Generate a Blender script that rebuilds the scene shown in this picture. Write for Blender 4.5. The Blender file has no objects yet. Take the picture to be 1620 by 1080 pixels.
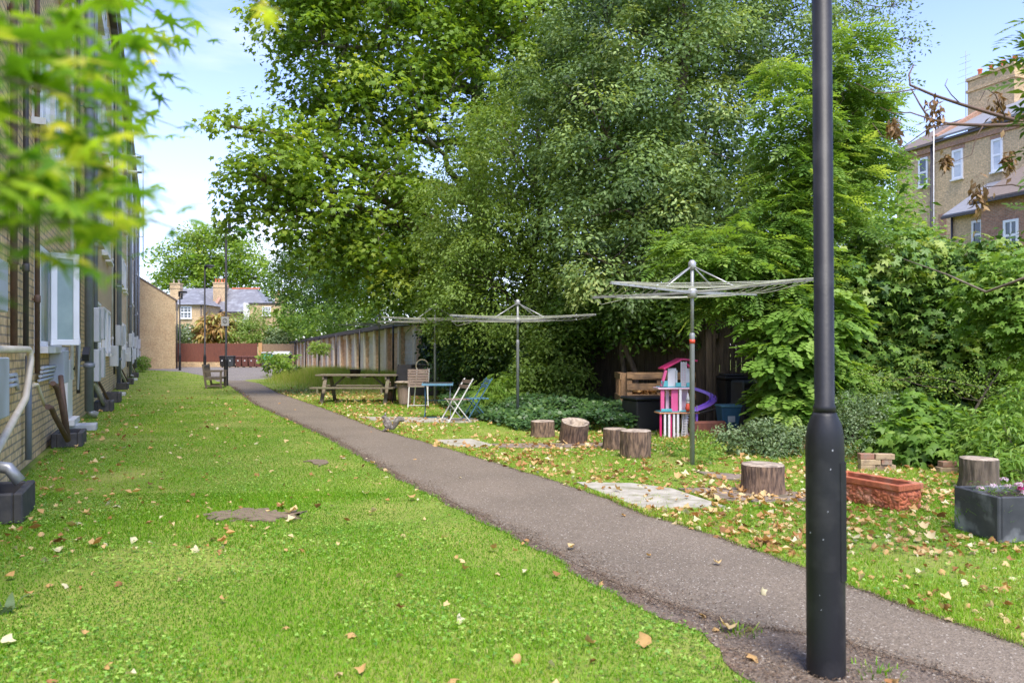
import bpy, bmesh, math, random
import numpy as np
from mathutils import Vector, Matrix

# ---------------------------------------------------------------- camera, world, sun, exposure
R = math.radians
scene = bpy.context.scene
COL = scene.collection
F = 1200.0; PX0 = 810.0; HZ = 556.0; CH = 1.4      # focal length in photo pixels, principal x, horizon y, eye height

cam_d = bpy.data.cameras.new('camera'); cam = bpy.data.objects.new('camera', cam_d); COL.objects.link(cam)
cam.location = (0, 0, CH); cam.rotation_euler = (R(90), 0, 0)
cam_d.sensor_width = 36; cam_d.lens = 36*F/1620; cam_d.shift_y = 16/1620
cam_d.clip_start = 0.05; cam_d.clip_end = 3000
cam_d.dof.use_dof = True; cam_d.dof.focus_distance = 12.0; cam_d.dof.aperture_fstop = 3.4
scene.camera = cam

SUN_EL, SUN_AZ = 60.0, 165.0        # azimuth clockwise from +Y: behind the camera, a little to the right
w = bpy.data.worlds.new('World'); scene.world = w; w.use_nodes = True
nt = w.node_tree; nt.nodes.clear()
def N(nt, t, **k):
    n = nt.nodes.new(t)
    for a, b in k.items(): setattr(n, a, b)
    return n
sky = N(nt, 'ShaderNodeTexSky', sky_type='NISHITA', sun_disc=False)
sky.sun_elevation = R(SUN_EL); sky.sun_rotation = R(SUN_AZ); sky.air_density = 1.0; sky.dust_density = 0.6; sky.ozone_density = 1.5
tc = N(nt, 'ShaderNodeTexCoord'); mp = N(nt, 'ShaderNodeMapping'); mp.inputs['Scale'].default_value = (1.2, 1.2, 4.5)
nz = N(nt, 'ShaderNodeTexNoise'); nz.inputs['Scale'].default_value = 1.6; nz.inputs['Detail'].default_value = 7; nz.inputs['Roughness'].default_value = 0.55
rp = N(nt, 'ShaderNodeValToRGB'); rp.color_ramp.elements[0].position = 0.53; rp.color_ramp.elements[1].position = 0.80
rp.color_ramp.elements[0].color = (0, 0, 0, 1); rp.color_ramp.elements[1].color = (1, 1, 1, 1)
sep = N(nt, 'ShaderNodeSeparateXYZ'); mr = N(nt, 'ShaderNodeMapRange')
mr.inputs['From Min'].default_value = 0.0; mr.inputs['From Max'].default_value = 0.42; mr.inputs['To Min'].default_value = 0.42; mr.inputs['To Max'].default_value = 0.0
mx0 = N(nt, 'ShaderNodeMath', operation='MULTIPLY_ADD'); mx0.use_clamp = True; mx0.inputs[1].default_value = 0.75
mix = N(nt, 'ShaderNodeMix', data_type='RGBA'); mix.inputs['B'].default_value = (4.4, 4.6, 5.3, 1)
gain = N(nt, 'ShaderNodeMix', data_type='RGBA', blend_type='MULTIPLY'); gain.inputs['Factor'].default_value = 1.0; gain.inputs['B'].default_value = (1.06, 1.02, 1.30, 1)
bg = N(nt, 'ShaderNodeBackground'); bg.inputs['Strength'].default_value = 0.074
wo = N(nt, 'ShaderNodeOutputWorld')
L = nt.links.new
L(tc.outputs['Generated'], mp.inputs['Vector']); L(mp.outputs['Vector'], nz.inputs['Vector']); L(nz.outputs['Fac'], rp.inputs['Fac'])
L(tc.outputs['Generated'], sep.inputs[0]); L(sep.outputs['Z'], mr.inputs['Value'])
L(rp.outputs['Color'], mx0.inputs[0]); L(mr.outputs['Result'], mx0.inputs[2])
L(sky.outputs['Color'], gain.inputs['A']); L(gain.outputs['Result'], mix.inputs['A']); L(mx0.outputs[0], mix.inputs['Factor'])
L(mix.outputs['Result'], bg.inputs['Color']); L(bg.outputs['Background'], wo.inputs['Surface'])

sun_d = bpy.data.lights.new('sun', 'SUN'); sun_d.energy = 1.5; sun_d.angle = R(25); sun_d.color = (1, .93, .82)
sun = bpy.data.objects.new('sun', sun_d); COL.objects.link(sun)
_sd = Vector((math.sin(R(SUN_AZ))*math.cos(R(SUN_EL)), math.cos(R(SUN_AZ))*math.cos(R(SUN_EL)), math.sin(R(SUN_EL))))
sun.rotation_euler = _sd.to_track_quat('Z', 'Y').to_euler()
scene.view_settings.view_transform = 'Standard'; scene.view_settings.look = 'None'
scene.view_settings.gamma = 1.0; scene.view_settings.exposure = 2.15
scene.render.engine = 'CYCLES'
scene.cycles.max_bounces = 6; scene.cycles.diffuse_bounces = 4; scene.cycles.glossy_bounces = 2; scene.cycles.transmission_bounces = 4
scene.cycles.transparent_max_bounces = 4; scene.cycles.caustics_reflective = False; scene.cycles.caustics_refractive = False

# ---------------------------------------------------------------- helpers
rng = np.random.default_rng(7); random.seed(7)
def G(px, py, z=0.0):
    Y = (CH - z)*F/(py - HZ); return Vector(((px-PX0)*Y/F, Y, z))
def P(px, py, Y):
    return Vector(((px-PX0)*Y/F, Y, CH - (py-HZ)*Y/F))
MA, MBp = np.array([-10.0, 37.5]), np.array([-4.2, 27.0])
def gh(x, y):
    x = np.asarray(x, float); y = np.asarray(y, float)
    d = MBp-MA; t = np.clip(((x-MA[0])*d[0]+(y-MA[1])*d[1])/d.dot(d), 0, 1)
    dd = np.hypot(x-MA[0]-t*d[0], y-MA[1]-t*d[1])
    return 0.34*np.exp(-(dd/1.5)**2)

def tag(o, label=None, cat=None, group=None, kind=None):
    if label: o['label'] = label
    if cat: o['category'] = cat
    if group: o['group'] = group
    if kind: o['kind'] = kind
    return o
def thing(name, label, cat, loc=(0, 0, 0), rz=0.0, group=None):
    o = bpy.data.objects.new(name, None); COL.objects.link(o); o.location = loc; o.rotation_euler = (0, 0, rz); o.empty_display_size = .2
    return tag(o, label, cat, group)
def copy_tree(o, parent=None):
    c = o.copy(); COL.objects.link(c)
    if parent is not None: c.parent = parent
    for ch in list(o.children): copy_tree(ch, c)
    return c
def link_mesh(name, me, mats, parent=None, loc=None):
    ob = bpy.data.objects.new(name, me); COL.objects.link(ob)
    for m in (mats if isinstance(mats, (list, tuple)) else [mats]): me.materials.append(m)
    if parent is not None: ob.parent = parent
    if loc is not None: ob.location = loc
    return ob

class MB:
    """collects shapes and links them as ONE mesh object"""
    def __init__(s): s.v = []; s.f = []; s.m = []; s.sm = []
    def add(s, V, Fs, mi=0, smooth=False):
        b = len(s.v); s.v += [tuple(p) for p in V]; s.f += [tuple(b+i for i in f) for f in Fs]; s.m += [mi]*len(Fs); s.sm += [smooth]*len(Fs); return s
    def box(s, x0, x1, y0, y1, z0, z1, mi=0, M=None):
        V = [(x, y, z) for z in (z0, z1) for x, y in ((x0, y0), (x1, y0), (x1, y1), (x0, y1))]
        if M is not None: V = [M @ Vector(p) for p in V]
        return s.add(V, [(0, 3, 2, 1), (4, 5, 6, 7), (0, 1, 5, 4), (1, 2, 6, 5), (2, 3, 7, 6), (3, 0, 4, 7)], mi)
    def beam(s, a, b, w, h, mi=0, up=(0, 0, 1)):
        a, b = Vector(a), Vector(b); d = (b-a); Ln = d.length; x = d.normalized(); u = Vector(up)
        y = u.cross(x); 
        if y.length < 1e-4: y = Vector((1, 0, 0)).cross(x)
        y.normalize(); z = x.cross(y)
        M = Matrix.Translation(a) @ Matrix(((x.x, y.x, z.x, 0), (x.y, y.y, z.y, 0), (x.z, y.z, z.z, 0), (0, 0, 0, 1)))
        return s.box(0, Ln, -w/2, w/2, -h/2, h/2, mi, M)
    def tube(s, pts, r, n=8, mi=0, cap=True, smooth=True):
        pts = [Vector(p) for p in pts]; rs = r if isinstance(r, (list, tuple)) else [r]*len(pts)
        V = []; prev = None
        for i, p in enumerate(pts):
            t = (pts[min(i+1, len(pts)-1)]-pts[max(i-1, 0)]).normalized()
            if prev is None:
                a = Vector((0, 0, 1)).cross(t)
                if a.length < 1e-3: a = Vector((1, 0, 0))
                a.normalize()
            else:
                a = prev - t*prev.dot(t); a.normalize()
            prev = a; b = t.cross(a)
            for k in range(n):
                an = 2*math.pi*k/n; V.append(p+(a*math.cos(an)+b*math.sin(an))*rs[i])
        Fs = [(i*n+k, i*n+(k+1) % n, (i+1)*n+(k+1) % n, (i+1)*n+k) for i in range(len(pts)-1) for k in range(n)]
        s.add(V, Fs, mi, smooth)
        if cap:
            b = len(s.v)-len(V); m = len(V)
            s.f.append(tuple(b+k for k in reversed(range(n)))); s.f.append(tuple(b+m-n+k for k in range(n))); s.m += [mi]*2; s.sm += [False]*2
        return s
    def lathe(s, prof, n=24, mi=0, c=(0, 0, 0), wob=None, capb=True, capt=True):
        V = []
        for i, (r, z) in enumerate(prof):
            for k in range(n):
                a = 2*math.pi*k/n; q = r*(1 if wob is None else wob(a, z)); V.append((c[0]+q*math.cos(a), c[1]+q*math.sin(a), c[2]+z))
        Fs = [(i*n+k, i*n+(k+1) % n, (i+1)*n+(k+1) % n, (i+1)*n+k) for i in range(len(prof)-1) for k in range(n)]
        s.add(V, Fs, mi, True); b = len(s.v)-len(V); m = len(V)
        if capb: s.f.append(tuple(b+k for k in reversed(range(n)))); s.m.append(mi); s.sm.append(False)
        if capt: s.f.append(tuple(b+m-n+k for k in range(n))); s.m.append(mi); s.sm.append(False)
        return s
    def build(s, name, mats, parent=None, loc=None, bevel=0.0):
        me = bpy.data.meshes.new(name); me.from_pydata(s.v, [], s.f)
        me.polygons.foreach_set('material_index', s.m); me.polygons.foreach_set('use_smooth', s.sm)
        if bevel:
            bm = bmesh.new(); bm.from_mesh(me)
            es = [e for e in bm.edges if len(e.link_faces) == 2 and e.calc_face_angle(0) > .6]
            bmesh.ops.bevel(bm, geom=es, offset=bevel, segments=1, affect='EDGES', clamp_overlap=True)
            bm.to_mesh(me); bm.free()
        me.update()
        return link_mesh(name, me, mats, parent, loc)

def np_mesh(name, V, T, mats, parent=None, attr=None, midx=None, smooth=False):
    """triangle mesh out of numpy arrays; attr = per-vertex float 'rnd'"""
    me = bpy.data.meshes.new(name); nv, nf = len(V), len(T)
    me.vertices.add(nv); me.vertices.foreach_set('co', np.ascontiguousarray(V, np.float32).ravel())
    me.loops.add(nf*3); me.loops.foreach_set('vertex_index', np.ascontiguousarray(T, np.int32).ravel())
    me.polygons.add(nf); me.polygons.foreach_set('loop_start', np.arange(0, nf*3, 3, dtype=np.int32))
    if midx is not None: me.polygons.foreach_set('material_index', np.ascontiguousarray(midx, np.int32))
    if smooth: me.polygons.foreach_set('use_smooth', np.ones(nf, bool))
    if attr is not None:
        a = me.attributes.new('rnd', 'FLOAT', 'POINT'); a.data.foreach_set('value', np.ascontiguousarray(attr, np.float32))
    me.update(calc_edges=True)
    return link_mesh(name, me, mats, parent)

# ---------------------------------------------------------------- materials
def newmat(name):
    m = bpy.data.materials.new(name); m.use_nodes = True; t = m.node_tree; t.nodes.clear()
    o = N(t, 'ShaderNodeOutputMaterial'); b = N(t, 'ShaderNodeBsdfPrincipled'); t.links.new(b.outputs[0], o.inputs[0])
    return m, t, b, o
def c4(c): return (c[0], c[1], c[2], 1)
def mat(name, c1, c2=None, scale=8.0, rough=.7, bump=0.0, metal=0.0, stretch=(1, 1, 1), detail=5, lo=.35, hi=.65, c3=None, s3=1.5, lo3=.5, hi3=.7, spec=.5, bscale=None):
    m, t, b, o = newmat(name); l = t.links.new
    b.inputs['Roughness'].default_value = rough; b.inputs['Metallic'].default_value = metal; b.inputs['Specular IOR Level'].default_value = spec
    c2 = c2 or tuple(x*.8 for x in c1)
    tcn = N(t, 'ShaderNodeTexCoord'); mpn = N(t, 'ShaderNodeMapping'); mpn.inputs['Scale'].default_value = stretch
    l(tcn.outputs['Object'], mpn.inputs['Vector'])
    n1 = N(t, 'ShaderNodeTexNoise'); n1.inputs['Scale'].default_value = scale; n1.inputs['Detail'].default_value = detail
    l(mpn.outputs[0], n1.inputs['Vector'])
    r = N(t, 'ShaderNodeMapRange'); r.inputs['From Min'].default_value = lo; r.inputs['From Max'].default_value = hi
    l(n1.outputs['Fac'], r.inputs['Value'])
    mx = N(t, 'ShaderNodeMix', data_type='RGBA'); mx.inputs['A'].default_value = c4(c1); mx.inputs['B'].default_value = c4(c2)
    l(r.outputs[0], mx.inputs['Factor']); out = mx.outputs['Result']
    if c3:
        n2 = N(t, 'ShaderNodeTexNoise'); n2.inputs['Scale'].default_value = s3; n2.inputs['Detail'].default_value = 6; l(tcn.outputs['Object'], n2.inputs['Vector'])
        r2 = N(t, 'ShaderNodeMapRange'); r2.inputs['From Min'].default_value = lo3; r2.inputs['From Max'].default_value = hi3; l(n2.outputs['Fac'], r2.inputs['Value'])
        m2 = N(t, 'ShaderNodeMix', data_type='RGBA'); m2.inputs['B'].default_value = c4(c3); l(out, m2.inputs['A']); l(r2.outputs[0], m2.inputs['Factor']); out = m2.outputs['Result']
    l(out, b.inputs['Base Color'])
    if bump:
        bp = N(t, 'ShaderNodeBump'); bp.inputs['Strength'].default_value = min(1, bump); bp.inputs['Distance'].default_value = .02
        src = n1
        if bscale:
            src = N(t, 'ShaderNodeTexNoise'); src.inputs['Scale'].default_value = bscale; src.inputs['Detail'].default_value = 4; l(mpn.outputs[0], src.inputs['Vector'])
        l(src.outputs['Fac'], bp.inputs['Height']); l(bp.outputs[0], b.inputs['Normal'])
    return m
def brick_mat(name, a, b_, mortar, bw=.225, rh=.075, ms=.011, dirt=(.12, .09, .07), dlo=.55, dhi=.8, dscale=.8, bumpd=.012):
    m, t, b, o = newmat(name); l = t.links.new; b.inputs['Roughness'].default_value = .9; b.inputs['Specular IOR Level'].default_value = .2
    tcn = N(t, 'ShaderNodeTexCoord'); sp = N(t, 'ShaderNodeSeparateXYZ'); ad = N(t, 'ShaderNodeMath', operation='ADD'); cb = N(t, 'ShaderNodeCombineXYZ')
    l(tcn.outputs['Object'], sp.inputs[0]); l(sp.outputs['X'], ad.inputs[0]); l(sp.outputs['Y'], ad.inputs[1]); l(ad.outputs[0], cb.inputs['X']); l(sp.outputs['Z'], cb.inputs['Y'])
    wn = N(t, 'ShaderNodeTexNoise'); wn.inputs['Scale'].default_value = 6; l(tcn.outputs['Object'], wn.inputs['Vector'])
    wv = N(t, 'ShaderNodeVectorMath', operation='SCALE'); wv.inputs['Scale'].default_value = .008; l(wn.outputs['Color'], wv.inputs[0])
    av = N(t, 'ShaderNodeVectorMath', operation='ADD'); l(cb.outputs[0], av.inputs[0]); l(wv.outputs[0], av.inputs[1])
    bt = N(t, 'ShaderNodeTexBrick'); bt.inputs['Scale'].default_value = 1; bt.inputs['Brick Width'].default_value = bw; bt.inputs['Row Height'].default_value = rh
    bt.inputs['Mortar Size'].default_value = ms; bt.inputs['Mortar Smooth'].default_value = .2; bt.inputs['Bias'].default_value = 0
    bt.inputs['Color1'].default_value = c4(a); bt.inputs['Color2'].default_value = c4(b_); bt.inputs['Mortar'].default_value = c4(mortar); l(av.outputs[0], bt.inputs['Vector'])
    n2 = N(t, 'ShaderNodeTexNoise'); n2.inputs['Scale'].default_value = dscale; n2.inputs['Detail'].default_value = 8; n2.inputs['Roughness'].default_value = .7; l(tcn.outputs['Object'], n2.inputs['Vector'])
    r2 = N(t, 'ShaderNodeMapRange'); r2.inputs['From Min'].default_value = dlo; r2.inputs['From Max'].default_value = dhi; r2.inputs['To Max'].default_value = .6; l(n2.outputs['Fac'], r2.inputs['Value'])
    m2 = N(t, 'ShaderNodeMix', data_type='RGBA'); m2.inputs['B'].default_value = c4(dirt); l(bt.outputs['Color'], m2.inputs['A']); l(r2.outputs[0], m2.inputs['Factor'])
    n3 = N(t, 'ShaderNodeTexNoise'); n3.inputs['Scale'].default_value = 9; n3.inputs['Detail'].default_value = 3; l(tcn.outputs['Object'], n3.inputs['Vector'])
    hs = N(t, 'ShaderNodeMapRange'); hs.inputs['From Min'].default_value = .3; hs.inputs['From Max'].default_value = .7; hs.inputs['To Min'].default_value = .75; hs.inputs['To Max'].default_value = 1.2; l(n3.outputs['Fac'], hs.inputs['Value'])
    vm = N(t, 'ShaderNodeVectorMath', operation='SCALE'); l(m2.outputs['Result'], vm.inputs[0]); l(hs.outputs[0], vm.inputs['Scale'])
    l(vm.outputs[0], b.inputs['Base Color'])
    bp = N(t, 'ShaderNodeBump'); bp.inputs['Strength'].default_value = .6; bp.inputs['Distance'].default_value = bumpd; bp.invert = True; l(bt.outputs['Fac'], bp.inputs['Height']); l(bp.outputs[0], b.inputs['Normal'])
    return m
def leaf_mat(name, stops, trans=.35, rough=.5, spec=.35, tcol=1.6):
    """stops: list of (pos, colour) over the per-leaf tone attribute"""
    m, t, b, o = newmat(name); l = t.links.new
    at = N(t, 'ShaderNodeAttribute', attribute_name='rnd'); cr = N(t, 'ShaderNodeValToRGB'); e = cr.color_ramp.elements
    e[0].position, e[0].color = stops[0][0], c4(stops[0][1]); e[1].position, e[1].color = stops[-1][0], c4(stops[-1][1])
    for p, c in stops[1:-1]:
        q = e.new(p); q.color = c4(c)
    l(at.outputs['Fac'], cr.inputs['Fac']); l(cr.outputs[0], b.inputs['Base Color'])
    b.inputs['Roughness'].default_value = rough; b.inputs['Specular IOR Level'].default_value = spec
    if trans:
        tr = N(t, 'ShaderNodeBsdfTranslucent'); g = N(t, 'ShaderNodeMix', data_type='RGBA', blend_type='MULTIPLY'); g.inputs['Factor'].default_value = 1
        g.inputs['B'].default_value = (tcol*1.15, tcol*1.05, tcol*.5, 1); g.clamp_result = True; l(cr.outputs[0], g.inputs['A']); l(g.outputs['Result'], tr.inputs['Color'])
        ms = N(t, 'ShaderNodeMixShader'); ms.inputs[0].default_value = trans; l(b.outputs[0], ms.inputs[1]); l(tr.outputs[0], ms.inputs[2]); l(ms.outputs[0], o.inputs[0])
    return m
def glass_mat(name, c=(.05, .07, .08), rough=.08):
    m, t, b, o = newmat(name); b.inputs['Base Color'].default_value = c4(c); b.inputs['Roughness'].default_value = rough; b.inputs['Specular IOR Level'].default_value = .9; return m

def sc_(c, k): return tuple(min(1, x*k) for x in c)
M = {}
M['brick'] = brick_mat('yellow_stock_brick', (.84, .60, .32), (.74, .52, .27), (.40, .31, .21), .26, .093, .012, dirt=(.30, .21, .13), dlo=.5)
M['brick_far'] = brick_mat('gable_brick', (.60, .45, .25), (.52, .38, .21), (.52, .42, .28), .225, .075, .012, dirt=(.38, .24, .13), dlo=.45, dhi=.7, dscale=.9)
M['brick_house'] = brick_mat('london_brick', (.72, .51, .28), (.58, .41, .22), (.46, .37, .26), .225, .075, .011, dirt=(.20, .14, .10), dlo=.5, dhi=.75, dscale=.5)
M['brick_red'] = brick_mat('red_brick', (.42, .20, .12), (.36, .20, .13), (.38, .30, .24))
M['brick_garage'] = brick_mat('garage_brick', (.88, .60, .35), (.80, .54, .32), (.72, .55, .38), dirt=(.36, .25, .17), dlo=.5)
M['white'] = mat('white_plastic', (.80, .81, .82), (.72, .73, .74), 3, .35)
M['white_paint'] = mat('white_paint', (.78, .77, .74), (.62, .61, .57), 5, .5)
M['panel'] = mat('grey_panel', (.56, .58, .60), (.48, .50, .52), 2, .6, c3=(.38, .39, .38), s3=1.2)
M['pipe_grey'] = mat('grey_pipe', (.22, .245, .28), (.18, .20, .23), 4, .45)
M['pipe_dark'] = mat('dark_pipe', (.07, .06, .06), (.05, .045, .045), 6, .55)
M['pipe_brown'] = mat('rusty_pipe', (.14, .08, .05), (.09, .055, .04), 12, .7)
M['pipe_cream'] = mat('cream_pipe', (.70, .62, .46), (.60, .52, .38), 6, .4)
M['gully'] = mat('black_gully', (.035, .035, .038), (.07, .065, .06), 9, .75, .3)
M['concrete'] = mat('concrete', (.40, .38, .35), (.30, .285, .26), 14, .9, .4, c3=(.18, .17, .12), s3=3)
M['frost'] = mat('frosted_glass', (.26, .36, .35), (.18, .27, .27), 2.5, .25, spec=.8)
M['glass'] = glass_mat('window_glass')
M['glass_light'] = mat('curtained_glass', (.62, .64, .66), (.45, .48, .52), 2, .2, spec=.8)
M['slate'] = mat('slate_roof', (.19, .19, .20), (.135, .135, .145), 3, .6, .3, stretch=(1, 1, 6), c3=(.26, .27, .28))
M['tile'] = mat('brown_tiles', (.20, .155, .125), (.145, .115, .09), 5, .8, .3, stretch=(1, 1, 8))
M['slate_light'] = mat('pale_slate', (.24, .245, .26), (.19, .195, .21), 4, .85, .2, stretch=(1, 1, 6))
M['black_paint'] = mat('black_paint', (.012, .0125, .015), (.009, .009, .011), 5, .5, .04, c3=(.030, .029, .030), s3=7, lo3=.5, hi3=.75, spec=.4, bscale=60)
M['wood_grey'] = mat('weathered_wood', (.21, .17, .12), (.12, .10, .065), 9, .85, .4, stretch=(1, 8, 8), c3=(.16, .17, .08), s3=4)
M['wood_bench'] = mat('bench_wood', (.17, .135, .10), (.10, .08, .06), 8, .85, .3, stretch=(8, 1, 8))
M['wood_slat'] = mat('slat_wood', (.30, .22, .18), (.22, .16, .13), 9, .8, .2, stretch=(1, 8, 8))
M['wood_pallet'] = mat('pallet_wood', (.36, .22, .11), (.22, .13, .07), 6, .85, .4, stretch=(1, 6, 6), c3=(.10, .07, .05), s3=3)
M['fence_old'] = mat('old_fence', (.115, .088, .062), (.06, .047, .035), 5, .9, .4, stretch=(6, 6, .6))
M['fence_brown'] = mat('red_brown_fence', (.19, .065, .04), (.13, .05, .035), 6, .8, .2, stretch=(5, 5, .5))
M['fence_pale'] = mat('pale_fence', (.36, .25, .15), (.27, .19, .12), 6, .8, .2, stretch=(5, 5, .5))
M['fence_orange'] = mat('new_board', (.60, .36, .15), (.5, .3, .13), 6, .8, .2, stretch=(5, 5, .5))
M['bark'] = mat('bark', (.16, .125, .09), (.07, .055, .04), 5, .95, .9, stretch=(5, 5, 1), bscale=7)
M['bark_stump'] = mat('stump_bark', (.24, .155, .10), (.085, .055, .04), 12, .95, 1.0, stretch=(3, 3, .6), lo=.38, hi=.6, bscale=14)
M['bark_plane'] = mat('plane_bark', (.20, .16, .11), (.10, .08, .055), 3, .9, .4, c3=(.30, .27, .19), s3=2)
M['cut'] = mat('cut_wood', (.46, .38, .29), (.28, .22, .16), 20, .9, .4, c3=(.12, .09, .07), s3=7)
M['galv'] = mat('galvanised', (.30, .31, .31), (.23, .24, .24), 6, .45, metal=.3)
M['alu'] = mat('aluminium', (.42, .42, .41), (.34, .34, .33), 9, .4, metal=.4)
M['line'] = mat('line_cord', (.50, .50, .40), (.36, .37, .28), 12, .7)
M['red'] = mat('red_ring', (.60, .07, .03), (.5, .06, .03), 5, .5)
M['blue'] = mat('blue_paint', (.045, .13, .22), (.04, .11, .18), 12, .5)
M['blue_light'] = mat('light_blue_slat', (.13, .28, .38), (.10, .22, .31), 12, .5)
M['black_plastic'] = mat('black_plastic', (.018, .018, .020), (.026, .026, .028), 5, .5)
M['grey_bin'] = mat('dark_grey_bin', (.06, .07, .075), (.045, .05, .055), 5, .5)
M['brown_bin'] = mat('brown_bin', (.17, .07, .055), (.14, .055, .045), 5, .5)
M['terracotta'] = mat('terracotta', (.46, .135, .055), (.32, .085, .04), 14, .85, .5, c3=(.50, .24, .14), s3=6)
M['terracotta_dark'] = mat('dark_terracotta', (.17, .055, .035), (.11, .04, .03), 12, .9, .4)
M['planter'] = mat('slate_planter', (.045, .048, .052), (.075, .078, .08), 6, .7, .2, c3=(.28, .29, .29), s3=4, lo3=.52, hi3=.68)
M['soil'] = mat('soil', (.07, .045, .03), (.04, .028, .02), 20, 1, .6)
M['pink'] = mat('pink_plastic', (.72, .11, .30), (.66, .10, .27), 6, .4)
M['magenta'] = mat('magenta_plastic', (.58, .02, .14), (.52, .02, .13), 6, .4)
M['teal'] = mat('teal_plastic', (.10, .42, .48), (.08, .38, .44), 6, .4)
M['purple'] = mat('purple_plastic', (.27, .13, .60), (.24, .12, .55), 6, .35)
M['orange'] = mat('orange_plastic', (.62, .30, .16), (.6, .28, .15), 6, .4)
M['toy_white'] = mat('toy_white', (.74, .72, .74), (.66, .64, .67), 6, .4)
M['pink_pale'] = mat('pale_pink', (.76, .52, .62), (.70, .46, .56), 6, .4)
M['fur'] = mat('grey_fur', (.20, .175, .15), (.12, .10, .085), 60, .95, .6, c3=(.34, .31, .28), s3=18)
M['fur_white'] = mat('white_fur', (.60, .57, .53), (.5, .47, .43), 40, .95)
M['eye'] = mat('dark_eye', (.01, .01, .01), (.01, .01, .01), 1, .1)
M['sign'] = mat('grey_sign', (.42, .43, .45), (.36, .37, .39), 5, .5)
M['pot'] = mat('chimney_pot', (.62, .18, .08), (.50, .14, .07), 4, .8)
M['render'] = mat('chimney_render', (.42, .36, .28), (.30, .25, .2), 3, .9)
M['green_sign'] = mat('green_panel', (.10, .42, .32), (.09, .38, .3), 5, .5)
M['render_pale'] = mat('pale_pier_edge', (.84, .77, .62), (.74, .65, .50), 5, .8)
# ---------------------------------------------------------------- ground, road, path, paving
PL = [(1.5, 3.6), (2.6, 2.35), (3.24, 1.95), (3.7, 1.55), (3.9, 1.13), (4.3, .80), (4.6, .60), (5.18, .35), (6.36, -.22), (8.23, -1.12), (12.5, -2.98), (20, -6.7), (30, -11.0), (36, -13.7)]
PR = [(1.5, 3.9), (2.6, 2.95), (3.58, 2.42), (3.92, 2.25), (4.55, 2.01), (5.62, 1.59), (6.41, 1.175), (7.67, .70), (9.23, -.077), (11.05, -1.01), (13.55, -2.37), (17.9, -4.3), (25.5, -7.85), (36, -12.2)]
VL = [(1.5, 1.7), (2.6, 1.35), (3.0, 1.15), (3.2, 1.0), (3.75, .93), (4.49, .50), (5.18, .27), (6.36, -.30), (8.23, -1.22), (12.5, -3.1), (20, -6.8), (30, -11.1), (36, -13.8)]
def fi(tab, y): return np.interp(y, [a for a, b in tab], [b for a, b in tab])
def wig(y, k, a): return a*(np.sin(y*7.1/k)+.6*np.sin(y*17.3/k+1)+.4*np.sin(y*41/k+2))
def path_l(y): return fi(PL, y)+wig(y, 1, .012)
def verge_l(y): return fi(VL, y)+wig(y, .8, .022)
def path_r(y): return fi(PR, y)+wig(y, 1.3, .014)
GX0, GM = 8.78, -.4064           # garage front line X = GX0 + GM*Y
def gfx(y): return GX0+GM*y
ROAD = [(-12.3, 34.5), (-13.8, 35.5), (-16.8, 42), (-22.8, 52.5), (-28.1, 58), (-36, 60), (-36, 71.5), (-19.8, 71.5), (gfx(31)+.5, 31), (-5.2, 30.0), (-7.0, 34.5), (-9.8, 42), (-12.6, 44), (-12.2, 39), (-11.7, 35.5)]
def inpoly(x, y, poly):
    x = np.asarray(x); y = np.asarray(y); r = np.zeros(x.shape, bool); n = len(poly)
    for i in range(n):
        x0, y0 = poly[i]; x1, y1 = poly[(i+1) % n]
        c = ((y0 > y) != (y1 > y)) & (x < (x1-x0)*(y-y0)/(y1-y0+1e-12)+x0); r ^= c
    return r
def gp(*pts): return [tuple(G(a, b)[:2]) for a, b in pts]
SLABS = [gp((912, 764), (1000, 766), (1062, 774), (1148, 803), (1096, 806), (1015, 805), (960, 785)),
         gp((1072, 774), (1180, 772), (1278, 782), (1278, 794), (1200, 796), (1130, 792)),
         gp((1098, 746), (1175, 752), (1182, 762), (1130, 757)),
         gp((688, 697), (745, 695), (778, 704), (770, 709), (715, 707)),
         gp((775, 703), (980, 701), (1010, 705), (880, 709), (790, 709)),
         gp((566, 660), (700, 661), (770, 663), (740, 669), (640, 668), (585, 665))]
PATCH = [gp((332, 812), (400, 807), (476, 811), (470, 820), (400, 825), (345, 823)), gp((483, 730), (505, 727), (520, 732), (505, 738))]
def blocked(x, y):
    b = (x > verge_l(y)) & (x < path_r(y)) & (y > 1.5) & (y < 36.5)
    b |= inpoly(x, y, ROAD)
    return b
def wallx(y): return -1.6-.4683*y

def nonuni(a, b, st, far):
    core = np.arange(a, b+st/2, st); g = [core[-1]]; s = st
    while g[-1] < far: s *= 1.35; g.append(g[-1]+s)
    h = [core[0]]; s = st
    while h[-1] > -far: s *= 1.35; h.append(h[-1]-s)
    return np.concatenate([np.array(h[1:])[::-1], core, np.array(g[1:])])
gx = nonuni(-16, 8, .4, 900); gy = nonuni(0, 48, .4, 900)
XX, YY = np.meshgrid(gx, gy); ZZ = gh(XX, YY)
V = np.stack([XX, YY, ZZ], -1).reshape(-1, 3); nx, ny = len(gx), len(gy)
ii = (np.arange(ny-1)[:, None]*nx+np.arange(nx-1)[None]).ravel()
T = np.concatenate([np.stack([ii, ii+1, ii+nx+1], 1), np.stack([ii, ii+nx+1, ii+nx], 1)])

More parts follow.
